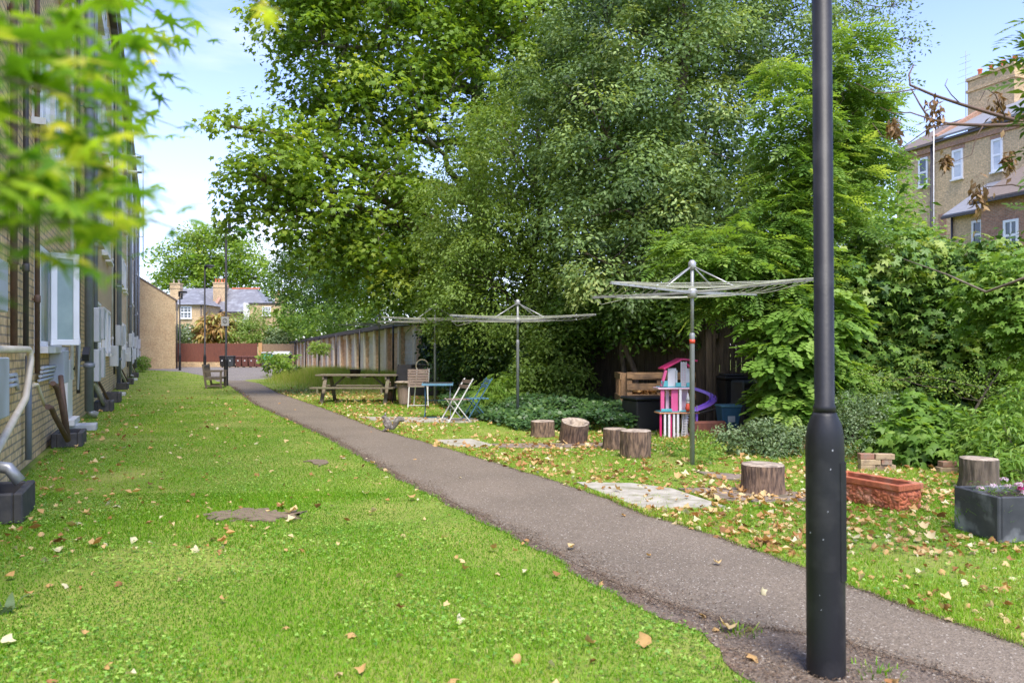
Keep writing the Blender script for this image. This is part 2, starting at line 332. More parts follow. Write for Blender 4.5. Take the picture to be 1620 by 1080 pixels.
gm, t, b, o = newmat('lawn_ground'); l = t.links.new; b.inputs['Roughness'].default_value = .95; b.inputs['Specular IOR Level'].default_value = .1
tcn = N(t, 'ShaderNodeTexCoord')
na = N(t, 'ShaderNodeTexNoise'); na.inputs['Scale'].default_value = 1.2; na.inputs['Detail'].default_value = 8; l(tcn.outputs['Object'], na.inputs['Vector'])
nb = N(t, 'ShaderNodeTexNoise'); nb.inputs['Scale'].default_value = 30; nb.inputs['Detail'].default_value = 6; l(tcn.outputs['Object'], nb.inputs['Vector'])
cr = N(t, 'ShaderNodeValToRGB'); e = cr.color_ramp.elements; e[0].position = .35; e[0].color = (.14, .22, .03, 1); e[1].position = .68; e[1].color = (.27, .29, .07, 1); l(na.outputs['Fac'], cr.inputs[0])
mm = N(t, 'ShaderNodeMix', data_type='RGBA'); mm.inputs['B'].default_value = (.15, .13, .06, 1); l(cr.outputs[0], mm.inputs['A'])
mrr = N(t, 'ShaderNodeMapRange'); mrr.inputs['From Min'].default_value = .5; mrr.inputs['From Max'].default_value = .75; l(nb.outputs['Fac'], mrr.inputs['Value']); l(mrr.outputs[0], mm.inputs['Factor']); l(mm.outputs['Result'], b.inputs['Base Color'])
tag(np_mesh('ground', V, T, gm, smooth=True), kind='structure')

# asphalt
def asphalt(name, c1, c2, speck, scale=1.0, c3=(.15, .11, .075)):
    m, t, b, o = newmat(name); l = t.links.new; b.inputs['Roughness'].default_value = .88; b.inputs['Specular IOR Level'].default_value = .3
    tcn = N(t, 'ShaderNodeTexCoord')
    n1 = N(t, 'ShaderNodeTexNoise'); n1.inputs['Scale'].default_value = 1.1*scale; n1.inputs['Detail'].default_value = 7; l(tcn.outputs['Object'], n1.inputs['Vector'])
    m1 = N(t, 'ShaderNodeMix', data_type='RGBA'); m1.inputs['A'].default_value = c4(c1); m1.inputs['B'].default_value = c4(c2)
    r1 = N(t, 'ShaderNodeMapRange'); r1.inputs['From Min'].default_value = .35; r1.inputs['From Max'].default_value = .65; l(n1.outputs['Fac'], r1.inputs['Value']); l(r1.outputs[0], m1.inputs['Factor'])
    vo = N(t, 'ShaderNodeTexVoronoi'); vo.inputs['Scale'].default_value = 120*scale; l(tcn.outputs['Object'], vo.inputs['Vector'])
    sp = N(t, 'ShaderNodeSeparateColor'); l(vo.outputs['Color'], sp.inputs[0])
    r2 = N(t, 'ShaderNodeMapRange'); r2.inputs['From Min'].default_value = .0; r2.inputs['From Max'].default_value = 1; r2.inputs['To Min'].default_value = .68; r2.inputs['To Max'].default_value = 1.30; l(sp.outputs[0], r2.inputs['Value'])
    vs = N(t, 'ShaderNodeVectorMath', operation='SCALE'); l(m1.outputs['Result'], vs.inputs[0]); l(r2.outputs[0], vs.inputs['Scale'])
    r3 = N(t, 'ShaderNodeMapRange'); r3.inputs['From Min'].default_value = .965; r3.inputs['From Max'].default_value = .985; l(sp.outputs[1], r3.inputs['Value'])
    m3 = N(t, 'ShaderNodeMix', data_type='RGBA'); m3.inputs['B'].default_value = c4(speck); l(vs.outputs[0], m3.inputs['A']); l(r3.outputs[0], m3.inputs['Factor'])
    # brown pine-needle dirt near the edges, from the 'rnd' attribute (1 at the edges) broken up by noise
    at = N(t, 'ShaderNodeAttribute', attribute_name='rnd'); n4 = N(t, 'ShaderNodeTexNoise'); n4.inputs['Scale'].default_value = 3.2; n4.inputs['Detail'].default_value = 9; n4.inputs['Roughness'].default_value = .7; l(tcn.outputs['Object'], n4.inputs['Vector'])
    ad = N(t, 'ShaderNodeMath', operation='MULTIPLY_ADD'); ad.inputs[1].default_value = .36; l(at.outputs['Fac'], ad.inputs[0]); l(n4.outputs['Fac'], ad.inputs[2])
    r4 = N(t, 'ShaderNodeMapRange'); r4.inputs['From Min'].default_value = .80; r4.inputs['From Max'].default_value = .98; r4.inputs['To Max'].default_value = .8; l(ad.outputs[0], r4.inputs['Value'])
    m4 = N(t, 'ShaderNodeMix', data_type='RGBA'); m4.inputs['B'].default_value = c4(c3); l(m3.outputs['Result'], m4.inputs['A']); l(r4.outputs[0], m4.inputs['Factor']); l(m4.outputs['Result'], b.inputs['Base Color'])
    bp = N(t, 'ShaderNodeBump'); bp.inputs['Strength'].default_value = .6; bp.inputs['Distance'].default_value = .006; l(vo.outputs['Distance'], bp.inputs['Height']); l(bp.outputs[0], b.inputs['Normal'])
    return m
M['path'] = asphalt('path_asphalt', (.185, .150, .112), (.155, .126, .094), (.40, .36, .30))
M['road'] = asphalt('road_asphalt', (.20, .18, .165), (.17, .152, .14), (.4, .4, .4), .35)
M['verge'] = asphalt('verge_gravel', (.165, .130, .10), (.13, .10, .075), (.40, .36, .30), .8, c3=(.17, .10, .06))
def strip(name, fl, fr, y0, y1, z, m, nu=7, dy=.12, edge=True):
    ys = np.arange(y0, y1, dy)**1.0; xs = []; 
    u = np.linspace(0, 1, nu); Xs = fl(ys)[:, None]*(1-u)+fr(ys)[:, None]*u
    V = np.stack([Xs, np.repeat(ys[:, None], nu, 1), np.full(Xs.shape, z)], -1).reshape(-1, 3)
    ii = (np.arange(len(ys)-1)[:, None]*nu+np.arange(nu-1)[None]).ravel()
    T = np.concatenate([np.stack([ii, ii+1, ii+nu+1], 1), np.stack([ii, ii+nu+1, ii+nu], 1)])
    at = np.repeat((np.abs(u-.5)*2)[None]**3, len(ys), 0).ravel()
    return tag(np_mesh(name, V, T, m, attr=at), kind='structure')
strip('path_verge', verge_l, lambda y: path_r(y)+.03, 1.5, 36.5, .004, M['verge'])
strip('path', path_l, path_r, 1.5, 36.6, .007, M['path'], 17)
def flat(name, poly, z, m, top=0.0, kind='structure'):
    mb = MB(); n = len(poly)
    if top:
        mb.add([(x, y, z-.02) for x, y in poly]+[(x, y, z+top) for x, y in poly], [tuple(range(n, 2*n))]+[(i, (i+1) % n, n+(i+1) % n, n+i) for i in range(n)])
    else: mb.add([(x, y, z) for x, y in poly], [tuple(range(n))])
    bm = bmesh.new(); o = mb.build(name, m); bm.from_mesh(o.data); bmesh.ops.recalc_face_normals(bm, faces=bm.faces); bmesh.ops.triangulate(bm, faces=[f for f in bm.faces if len(f.verts) > 4])
    for f in bm.faces:
        if abs(f.normal.z) > .9 and f.normal.z < 0 and not top: f.normal_flip()
    bm.to_mesh(o.data); bm.free(); return tag(o, kind=kind)
flat('road', ROAD[::-1], .006, M['road'])
M['paving'] = mat('pale_paving', (.42, .39, .32), (.30, .275, .22), 7, .9, .3, c3=(.20, .19, .11), s3=5, lo3=.5, hi3=.7)
M['paving_dark'] = mat('brown_paving', (.24, .185, .145), (.17, .13, .10), 9, .9, .3, c3=(.12, .10, .05), s3=5, lo3=.5)
pvl = ['pale concrete paving slabs beside the path left of the barkless round stump', 'brown weathered paving slabs under and around the nearest short stump', 'small brown paving strip at the foot of the nearest clothes dryer',
       'small pale slab set in the grass by the path in front of the first stump', 'narrow brown paving strip running through leaf litter in front of the stumps', 'narrow paving strip in the grass in front of the blue table']
for i, s in enumerate(SLABS):
    o = flat('paving', s, .012, M['paving'] if i in (0, 3, 5) else M['paving_dark'], top=.004); o['kind'] = 'structure'
M['plank'] = mat('old_timber', (.24, .18, .12), (.12, .09, .06), 14, .95, .6, stretch=(1, 6, 6))
def ragged(poly, k=9, amp=.09):
    out = []; rr = random.Random(4)
    for i in range(len(poly)):
        a, b_ = Vector(poly[i]), Vector(poly[(i+1) % len(poly)])
        for j in range(k): q = a.lerp(b_, j/k); out.append((q.x+rr.uniform(-1, 1)*amp*.6, q.y+rr.uniform(-1, 1)*amp))
    return out
PATCH = [ragged(PATCH[0]), ragged(PATCH[1], 5, .05)]
for i, s in enumerate(PATCH):
    o = flat('manhole_cover', s, .012, M['plank'], top=.004, kind=None)
    tag(o, ['worn brown timber cover lying flat in the middle of the left lawn', 'small brown cover with a pale leaf in the lawn near the path'][i], 'cover')

# ---------------------------------------------------------------- grass, clover, leaf litter (numpy)
def vnoise(x, y, s, seed=0):
    r = np.random.default_rng(seed); out = np.zeros_like(x)
    for k in range(6):
        a = r.uniform(0, 6.28); f = s*r.uniform(.6, 1.8); ph = r.uniform(0, 6.28)
        out += np.sin((x*np.cos(a)+y*np.sin(a))*f+ph+1.3*np.sin((x*np.sin(a)-y*np.cos(a))*f*.7+ph*2))
    return out/6
def scatter(n, y0, y1, pw):
    """points in the view wedge between y0 and y1, density ~ 1/Y^pw"""
    u = rng.random(n); q = 2-pw
    Y = y0*(y1/y0)**u if abs(q) < 1e-6 else (y0**q+u*(y1**q-y0**q))**(1/q)
    X = (rng.random(n)*2-1)*.84*Y
    return X, Y
def slabbed(X, Y, lst=SLABS+PATCH):
    b = np.zeros(X.shape, bool)
    for s in lst: b |= inpoly(X, Y, s)
    return b
def lawn_ok(X, Y, edge=0.0):
    ok = (X > wallx(Y)+.10) & ((X < verge_l(Y)+edge) | (X > path_r(Y)-edge) | (Y > 36.5)) & ~inpoly(X, Y, ROAD)
    right = X > path_r(Y)
    # far limit: fence line on the right, gable on the left
    ok &= ~(right & (X > 10.6-.47*Y+.3) & (Y < 31)) & ~(right & (Y > 31) & (X > -4.5)) & ~(Y > 58)
    ok &= ~(Y > 43)|(X < verge_l(np.full_like(Y, 36)))
    return ok
def blades(X, Y, h, wd, lean, nseg, rnd, z0=None):
    n = len(X); a = rng.uniform(0, 2*np.pi, n); bx, by = np.cos(a), np.sin(a)
    la = rng.uniform(0, 2*np.pi, n); lx, ly = np.cos(la)*lean*h, np.sin(la)*lean*h
    z = gh(X, Y)-.004 if z0 is None else z0
    if nseg == 1:
        V = np.empty((n, 3, 3)); V[:, 0] = np.stack([X-bx*wd/2, Y-by*wd/2, z], 1); V[:, 1] = np.stack([X+bx*wd/2, Y+by*wd/2, z], 1); V[:, 2] = np.stack([X+lx, Y+ly, z+h], 1)
        T = np.arange(n*3).reshape(n, 3); return V.reshape(-1, 3), T, np.repeat(rnd, 3)
    V = np.empty((n, 5, 3))
    for k, (f, g, q) in enumerate(((0, 0, 1), (0, 0, 1), (.28, .62, .8), (.28, .62, .8), (1, 1, 0))):
        s = (-1, 1, -1, 1, 0)[k]; V[:, k] = np.stack([X+s*bx*wd/2*q+lx*f, Y+s*by*wd/2*q+ly*f, z+h*g], 1)
    V[:, 4, 2] -= h*lean*.25
    T0 = np.array([[0, 1, 3], [0, 3, 2], [2, 3, 4]]); T = (np.arange(n)[:, None, None]*5+T0[None]).reshape(-1, 3)
    return V.reshape(-1, 3), T, np.repeat(rnd, 5)
Vs, Ts, As = [], [], []; off = 0
def push(r):
    global off
    v, t_, a = r; Vs.append(v); Ts.append(t_+off); As.append(a); off += len(v)
for (n, y0, y1, pw, seg) in ((320000, 2.3, 7.5, .6, 3), (480000, 7.0, 22, 2.0, 1), (130000, 22, 58, 2.0, 1)):
    X, Y = scatter(n, y0, y1, pw); k = lawn_ok(X, Y, .012)
    inslab = slabbed(X, Y); k &= ~inslab | (rng.random(n) < np.where(slabbed(X, Y, PATCH), .38, .035))
    X, Y = X[k], Y[k]; right = X > path_r(Y)
    cl = vnoise(X, Y, 2.2, 3); cl2 = vnoise(X, Y, .7, 5)
    rnd = np.clip(.40+.26*cl+.20*cl2+rng.normal(0, .17, len(X))+np.where(right, .17, 0), 0, 1)
    bare = np.clip(vnoise(X, Y, 1.6, 9)*1.6-.28+vnoise(X, Y, 6, 10)*.5+np.where(right, .15, -.05), 0, .85); kk = rng.random(len(X)) > bare
    X, Y, rnd, cl, right = X[kk], Y[kk], rnd[kk], cl[kk], right[kk]
    h = (.013+.019*rng.random(len(X)))*(1+.6*cl)*np.where(right, 1.2, 1.0)*np.clip(1+ (Y-10)*.012, 1, 1.4)
    d = np.minimum(np.abs(X-verge_l(Y)), np.abs(X-path_r(Y))); h *= np.where((d < .06) & (Y < 36), 1.5, 1)
    tall = rng.random(len(X)) < .012; h = np.where(tall, h*2.2, h)
    wd = (.0032+.002*rng.random(len(X)))*np.maximum(1, Y/5.5)
    push(blades(X, Y, h, wd, rng.uniform(.2, 1.1, len(X)), seg, rnd))
M['grass'] = leaf_mat('lawn_grass', [(0, (.055, .15, .004)), (.3, (.105, .27, .006)), (.6, (.195, .37, .014)), (.85, (.34, .41, .07)), (1, (.50, .45, .18))], .35, .55, .25)
tag(np_mesh('lawn_grass', np.concatenate(Vs), np.concatenate(Ts), M['grass'], attr=np.concatenate(As)), 'short bright green grass of the lawns both sides of the path', 'grass', kind='stuff')

# leaf templates (x along the leaf, y across, z up) -------------------------------------------------
def fan(outline, c=(0.4, 0, 0.0)):
    V = [c]+list(outline); n = len(outline)
    return np.array(V, float), np.array([(0, i+1, (i+1) % n+1) for i in range(n)])
def lobed(tips, notch, droop=.12):
    """palmate leaf from its tip directions (deg, length); stalk at origin"""
    pts = [(0, -.03, 0)]
    for i, (a, L_) in enumerate(tips):
        a = R(a); pts.append((.38+L_*math.cos(a), L_*math.sin(a), -droop*L_*L_*2))
        if i < len(tips)-1:
            a2 = (a+R(tips[i+1][0]))/2; pts.append((.38+notch*math.cos(a2), notch*math.sin(a2), -.02))
    pts.append((0, .03, 0)); return fan(pts, (.36, 0, .05))
LEAF = {}
LEAF['dryp'] = lobed([(-140, .36), (-75, .50), (-12, .60), (55, .52), (130, .40)], .36)
LEAF['plane'] = lobed([(-135, .42), (-68, .56), (0, .64), (68, .56), (135, .42)], .27)
LEAF['maple'] = lobed([(-150, .32), (-105, .5), (-52, .66), (0, .75), (52, .66), (105, .5), (150, .32)], .17, .2)
LEAF['oval'] = (np.array([(0, 0, 0), (.45, -.24, .07), (1, 0, -.06), (.45, .24, .07), (.5, 0, 0)], float), np.array([(0, 1, 4), (1, 2, 4), (2, 3, 4), (3, 0, 4)]))
LEAF['lance'] = (np.array([(0, 0, 0), (.45, -.14, .04), (1, 0, -.10), (.45, .14, .04)], float), np.array([(0, 1, 3), (1, 2, 3)]))
LEAF['round'] = (np.array([(0, 0, 0), (.3, -.38, .05), (.8, -.34, .02), (1, 0, -.04), (.8, .34, .02), (.3, .38, .05)], float), np.array([(0, 1, 5), (1, 2, 4), (1, 4, 5), (2, 3, 4)]))
def merge(items):
    V, T, o_ = [], [], 0
    for (v, t_), loc, rot, s in items:
        c, q = math.cos(rot), math.sin(rot); w_ = v*s; w_ = np.stack([w_[:, 0]*c-w_[:, 1]*q, w_[:, 0]*q+w_[:, 1]*c, w_[:, 2]], 1)+np.array(loc); V.append(w_); T.append(t_+o_); o_ += len(v)
    return np.concatenate(V), np.concatenate(T)
def pinnate(n, ln, leaf='lance'):
    it = []
    for k in range(n):
        x = .18+.72*k/(n-1); s = ln*(1-.35*abs(k/(n-1)-.45)*2); z = -.16*x*x
        it += [(LEAF[leaf], (x, .01, z), R(62), s), (LEAF[leaf], (x, -.01, z), R(-62), s)]
    it.append((LEAF[leaf], (.92, 0, -.15), 0, ln)); v, t_ = merge(it)
    r = np.array([(0, -.008, 0), (0, .008, 0), (.95, 0, -.145)]); return np.concatenate([v, r]), np.concatenate([t_, [[len(v), len(v)+1, len(v)+2]]])
LEAF['pinnate'] = pinnate(6, .30)
LEAF['pinnate_wide'] = pinnate(4, .40, 'round')
LEAF['creeper'] = merge([(LEAF['oval'], (.25, 0, 0), R(a), s) for a, s in ((-100, .55), (-48, .72), (0, .8), (48, .72), (100, .55))])
LEAF['clover'] = merge([(LEAF['round'], (0, 0, 0), R(a), .5) for a in (0, 120, 240)])
LEAF['fern'] = pinnate(7, .22, 'oval')
def leaves(C, Nrm, Dr, size, tmpl, rnd):
    """place leaf templates: centres C, normals Nrm, directions Dr"""
    v, t_ = LEAF[tmpl]; n = len(C); k = len(v)
    z = Nrm/np.linalg.norm(Nrm, axis=1, keepdims=True); y = np.cross(z, Dr); y /= np.linalg.norm(y, axis=1, keepdims=True)+1e-9; x = np.cross(y, z)
    S = size[:, None, None]
    V = C[:, None]+S*(v[None, :, :1]*x[:, None]+v[None, :, 1:2]*y[:, None]+v[None, :, 2:3]*z[:, None])
    return V.reshape(-1, 3), (np.arange(n)[:, None, None]*k+t_[None]).reshape(-1, 3), np.repeat(rnd, k)
def cat_leaves(lst):
    V, T, A, o_ = [], [], [], 0
    for v, t_, a in lst: V.append(v); T.append(t_+o_); A.append(a); o_ += len(v)
    return np.concatenate(V), np.concatenate(T), np.concatenate(A)

# clover and small weeds in the near lawn
X, Y = scatter(90000, 2.6, 12, 1.2); k = lawn_ok(X, Y, -.01) & ~slabbed(X, Y) & (vnoise(X, Y, 3.0, 21)+.25*rng.normal(0, 1, len(X)) > .05); X, Y = X[k], Y[k]
n = len(X); Nn = np.stack([rng.normal(0, .35, n), rng.normal(0, .35, n), np.ones(n)], 1); Dd = rng.normal(0, 1, (n, 3))
a_ = leaves(np.stack([X, Y, .016+.030*rng.random(n)], 1), Nn, Dd, np.clip(.011+.014*rng.random(n), 0, .03), 'clover', np.clip(.5+.35*rng.normal(0, 1, n), 0, 1))
M['clover'] = leaf_mat('clover_leaf', [(0, (.07, .18, .018)), (.5, (.16, .33, .035)), (1, (.33, .48, .09))], .25, .45, .4)
tag(np_mesh('clover_patches', a_[0], a_[1], M['clover'], attr=a_[2]), 'low clover and small leafy weeds growing through the near lawn', 'clover', kind='stuff')

# fallen leaves -------------------------------------------------------------------------------------
def litter_pts(n, y0, y1, pw):
    X, Y = scatter(n, y0, y1, pw); right = X > path_r(Y); onp = (X > path_l(Y)) & (X < path_r(Y))
    dens = np.where(right, np.clip(.50+.8*vnoise(X, Y, 1.1, 31)+.2*vnoise(X, Y, 4, 33), .05, 1), np.where(onp, .004, np.clip(.04+.08*vnoise(X, Y, 1.5, 35), .008, 1)))
    dens = np.where(right & (Y > 6.3) & (X-path_r(Y) > 1.0), dens*1.25, dens); dens = np.where((X < wallx(Y)+1.2), np.maximum(dens, .12), dens)
    ok = ((X > wallx(Y)+.12) & (X < 10.2-.47*Y) & ~inpoly(X, Y, ROAD) & (Y < 30)); ok &= ~slabbed(X, Y, SLABS[:1]+SLABS[3:4]) | (rng.random(n) < .12); return X, Y, ok & (rng.random(n) < dens), right
def curl(v, c):
    w_ = v.copy(); w_[:, 2] += c*(w_[:, 1]**2)*2.2+c*.8*(w_[:, 0]-.5)**2; return w_
LEAF['dry'] = (curl(LEAF['dryp'][0], 1.1), LEAF['dryp'][1]); LEAF['dry_b'] = (curl(LEAF['oval'][0]*np.array([1, 1.5, 1]), 1.0), LEAF['oval'][1]); LEAF['dry_c'] = (curl(LEAF['dryp'][0]*np.array([1, -.8, 1]), -.9), LEAF['dryp'][1][:, ::-1])
M['dry_leaf'] = leaf_mat('dry_leaf', [(0, (.14, .07, .03)), (.3, (.34, .17, .065)), (.55, (.48, .30, .12)), (.8, (.58, .44, .22)), (1, (.58, .53, .34))], .2, .7, .2)
Xa, Ya, ka, ra = litter_pts(52000, 5.2, 28, 1.35); Xa, Ya = Xa[ka], Ya[ka]; Xb, Yb, kb, rb = litter_pts(1900, 3.0, 5.6, .9); kb2 = kb; Xb, Yb = Xb[kb2], Yb[kb2]
parts = []
for q, tm in enumerate(('dry', 'dry_b', 'dry_c')):
    s = np.arange(len(Xa)) % 3 == q; x, y = Xa[s], Ya[s]; n = len(x)
    Nn = np.stack([rng.normal(0, .45, n), rng.normal(0, .45, n), np.where(rng.random(n) < .8, 1, -1)], 1)
    parts.append(leaves(np.stack([x, y, gh(x, y)+.012+.014*rng.random(n)], 1), Nn, rng.normal(0, 1, (n, 3)), (.035+.06*rng.random(n)**1.8)*(1+y*.008), tm, np.clip(rng.normal(.57, .26, n), 0, 1)))
v, t_, a = cat_leaves(parts)
tag(np_mesh('leaf_litter', v, t_, M['dry_leaf'], attr=a), 'dry brown and yellow leaf litter scattered over the far grass', 'leaf litter', kind='stuff')
# the nearest, largest ones as individual leaves
tones = [('pale cream', .97), ('yellow', .75), ('tan', .55), ('brown', .22)]; near_protos = {}
for ti, (tn, tv) in enumerate(tones):
    for q, tm in enumerate(('dry', 'dry_c')):
        vv, tt = LEAF[tm]; vv = (vv-np.array([.4, 0, 0])); vv[:, 2] += rng.normal(0, .035, len(vv))
        me_o = np_mesh('fallen_leaf', vv, tt, M['dry_leaf'], attr=np.full(len(vv), tv)+rng.normal(0, .03, len(vv)))
        near_protos[(ti, q)] = me_o.data; bpy.data.objects.remove(me_o)
xs, ys = list(Xb), list(Yb)
lab_px = [(640, 850, 1), (455, 815, 0), (935, 1050, 3), (870, 1060, 0), (185, 802, 0), (575, 1068, 2), (310, 873, 0), (1020, 1022, 2), (1205, 942, 0), (1148, 1000, 1), (1195, 1045, 2), (500, 858, 2), (935, 1055, 3), (735, 825, 0), (540, 900, 1), (1260, 1040, 0), (1530, 905, 2), (1480, 870, 1), (1395, 885, 0), (1580, 1000, 2), (1555, 985, 1)]
for a, b_, c in lab_px:
    g = G(a, b_); xs.append(g.x); ys.append(g.y)
cnt = 0
for i, (x, y) in enumerate(zip(xs, ys)):
    if cnt >= 290: break
    ti = lab_px[i-len(Xb)][2] if i >= len(Xb) else int(rng.choice(4, p=[.14, .24, .34, .28])); tn = tones[ti][0]
    o = bpy.data.objects.new('fallen_leaf', near_protos[(ti, i % 2)]); COL.objects.link(o)
    px, pl_ = float(path_r(np.array(y))), float(verge_l(np.array(y)))
    side = 'right' if x > px else ('path' if x > pl_ else 'left')
    where = {'right': 'the littered grass right of the path', 'path': 'the asphalt path', 'left': 'the bright lawn left of the path'}[side]
    o.location = (x, y, .024 if side != 'path' else .020); s = random.uniform(.035, .07)*(1.5 if i >= len(Xb) else 1); o.scale = (s, s, s)
    o.rotation_euler = (random.gauss(0, .5), random.gauss(0, .5), random.uniform(0, 6.28))
    tag(o, f'{tn} dry fallen leaf lying on {where}', 'leaf', f'{tn} fallen leaves on {where}'); cnt += 1

# crumbs of bark, needles and grit gathered along the path edges
n = 26000; Y = 2.8*(30/2.8)**rng.random(n); q = np.abs(rng.normal(0, 1, n)); lefty = rng.random(n) < .72
X = np.where(lefty, verge_l(Y)+.01+q*(.05+.22*np.clip((6.5-Y)/3, 0, 1)+.10*(.5+vnoise(Y, Y*.3, 2.2, 61))), path_r(Y)+.02-q*.035)
k = X > verge_l(Y)-.02; X, Y = X[k], Y[k]; n = len(X)
Yp = rng.uniform(2.6, 4.8, 5000); Xp = path_l(Yp)+rng.normal(-.03, .05, 5000); Xp[:1500], Yp[:1500] = rng.normal(1.38, .33, 1500), rng.normal(3.25, .22, 1500); kp = (Xp > verge_l(Yp)-.1) & (Xp < path_l(Yp)+.15); X = np.concatenate([X, Xp[kp]]); Y = np.concatenate([Y, Yp[kp]]); n = len(X)
a_ = leaves(np.stack([X, Y, np.full(n, .013)+.004*rng.random(n)], 1), np.stack([rng.normal(0, .3, n), rng.normal(0, .3, n), np.ones(n)], 1), rng.normal(0, 1, (n, 3)), rng.uniform(.006, .022, n)*(1+Y*.03), 'lance', np.clip(rng.normal(.30, .28, n), 0, 1))
M['debris'] = leaf_mat('debris_crumbs', [(0, (.07, .05, .035)), (.4, (.15, .10, .065)), (1, (.38, .31, .22))], 0, .9, .1)
tag(np_mesh('path_debris', a_[0], a_[1], M['debris'], attr=a_[2]), 'brown crumbs and needles gathered along the edges of the path', 'debris', kind='stuff')
# ---------------------------------------------------------------- windows used on several buildings
def window(parent, x0, x1, z0, z1, y, side=-1, glass='glass', bars=(1, 1), fw=.06, sill=True, depth=.07, name='window', sash=True, sillmat='white_paint'):
    """a window on a wall whose outer face is the local plane y, facing side*y: frame (with bars) as part, pane and sill as sub-parts"""
    f = MB(); a, b = y+side*depth, y-side*.03
    y0, y1 = min(a, b), max(a, b)
    f.box(x0, x1, y0, y1, z0, z0+fw).box(x0, x1, y0, y1, z1-fw, z1).box(x0, x0+fw, y0, y1, z0+fw, z1-fw).box(x1-fw, x1, y0, y1, z0+fw, z1-fw)
    q0, q1 = sorted((y+side*depth*.7, y))
    for i in range(bars[0]):
        xx = x0+(x1-x0)*(i+1)/(bars[0]+1); f.box(xx-fw*.3, xx+fw*.3, q0, q1, z0+fw, z1-fw)
    for i in range(bars[1]):
        zz = z0+(z1-z0)*(i+1)/(bars[1]+1); t_ = fw*.5 if sash and bars[1] % 2 and i == bars[1]//2 else fw*.25
        f.box(x0+fw, x1-fw, q0+.002, q1-.002 if side > 0 else q1, zz-t_, zz+t_)
    fo = f.build(name, M['white'], parent)
    p0, p1 = sorted((y+side*depth*.35, y-side*.02)); MB().box(x0+fw*.5, x1-fw*.5, p0, p1, z0+fw*.5, z1-fw*.5).build('pane', M[glass], fo)
    if sill:
        s0, s1 = sorted((y+side*(depth+.09), y-side*.01)); MB().box(x0-.05, x1+.05, s0, s1, z0-.09, z0-.003).build('sill', M[sillmat], fo)
    return fo

# ---------------------------------------------------------------- the block of flats on the left
FL = thing('apartment_block', 'long yellow brick block of flats along the left lawn, covered in pipes', 'building', (-1.6, 0, 0), math.atan2(.9056, -.4241))
def spot(px, py, t=0.0):
    r = (px-PX0)/F; s = (-1.6+.9056*t-.4241*r*t)/(r*.9056+.4241); Y = s*.9056+.4241*t; return s, CH-(py-HZ)*Y/F
S1 = 66.0; BH = 12.6
MB().box(2.5, S1, 0, 9, -.3, BH).build('wall', M['brick'], FL)
MB().box(2.4, S1+.1, -.22, 9.2, BH+.003, BH+.30).build('roof', M['pipe_dark'], FL)
MB().tube([(2.4, -.30, BH-.04), (S1, -.30, BH-.04)], .06, 8).build('gutter', M['pipe_grey'], FL)
def vpipe(s, t, r, z0, z1, m='pipe_grey', name='downpipe', bends=None, joints=True):
    mb = MB(); mb.tube([(s, -t, z0), (s, -t, z1)], r, 12)
    o = mb.build(name, M[m], FL)
    if joints:
        z = z0+.9
        while z < min(z1, 8.0):
            j = MB(); j.lathe([(r*1.02, 0), (r*1.28, .01), (r*1.28, .09), (r*1.02, .1)], 12, 0, (s, -t, z)); j.box(s-.01, s+.01, -t, 0, z+.03, z+.06); z += 2.7
            j.build('joint', M[m], o)
    return o
sD = spot(141, 600, .17)[0]                         # big grey soil stacks, one to a bay
BAY = 13.25*1.0
stacks = [sD, spot(188, 600, .17)[0], spot(206.5, 600, .17)[0], spot(214.5, 600, .17)[0], spot(219.3, 600, .17)[0]]
for i, s in enumerate(stacks):
    vpipe(s, .17, .085 if i == 0 else .075, .16, BH-.1)
    vpipe(s+1.1, .10, .045, .25, BH-.1, 'pipe_grey' if i % 2 else 'white_paint', 'waste_pipe')
    vpipe(s-1.3, .08, .035, .6, BH-.1, 'pipe_dark', 'gas_pipe')
    vpipe(s+2.6, .12, .05, .3, BH-.1, 'pipe_grey', 'waste_pipe')
    vpipe(s-2.4, .07, .03, .9, BH-1.4, 'white_paint', 'waste_pipe')
    foot = MB().tube([(s, -.17, .2), (s, -.20, .12), (s+.02, -.32, .07)], .07, 10).build('pipe_foot', M['alu'], FL)
# near wall: thin dark pipes
for px, r, m, za, zb in ((22, .035, 'pipe_brown', 552, 0), (41, .03, 'pipe_dark', 552, 0), (59, .03, 'pipe_brown', 590, 0)):
    s, z = spot(px, za, .06); vpipe(s, .06, r, z, 6.5, m, 'gas_pipe')
s, z = spot(45, 742, .07); vpipe(s, .07, .035, .12, 1.35, 'pipe_grey', 'downpipe', joints=False)
# near window with its opened casement
s0, zb = spot(60, 548, .03); s1, _ = spot(84, 548, .03); zt = 2.80; zb = 1.47
window(FL, s0-.1, s1+.75, zb, zt, 0, -1, 'frost', (1, 0), .07)
cs = MB(); an = R(70); cw = .36
hs = s0+.66
Mc = Matrix.Translation((hs, -.10, 0)) @ Matrix.Rotation(-an, 4, 'Z')
cs.box(0, cw, -.03, .03, zb+.02, zb+.10, 0, Mc).box(0, cw, -.03, .03, zt-.09, zt-.01, 0, Mc).box(0, .08, -.03, .03, zb+.10, zt-.09, 0, Mc).box(cw-.08, cw, -.03, .03, zb+.10, zt-.09, 0, Mc)
co = cs.build('casement', M['white'], FL, bevel=.006); MB().box(.07, cw-.07, -.012, .012, zb+.09, zt-.08, 0, Mc).build('pane', M['frost'], co)
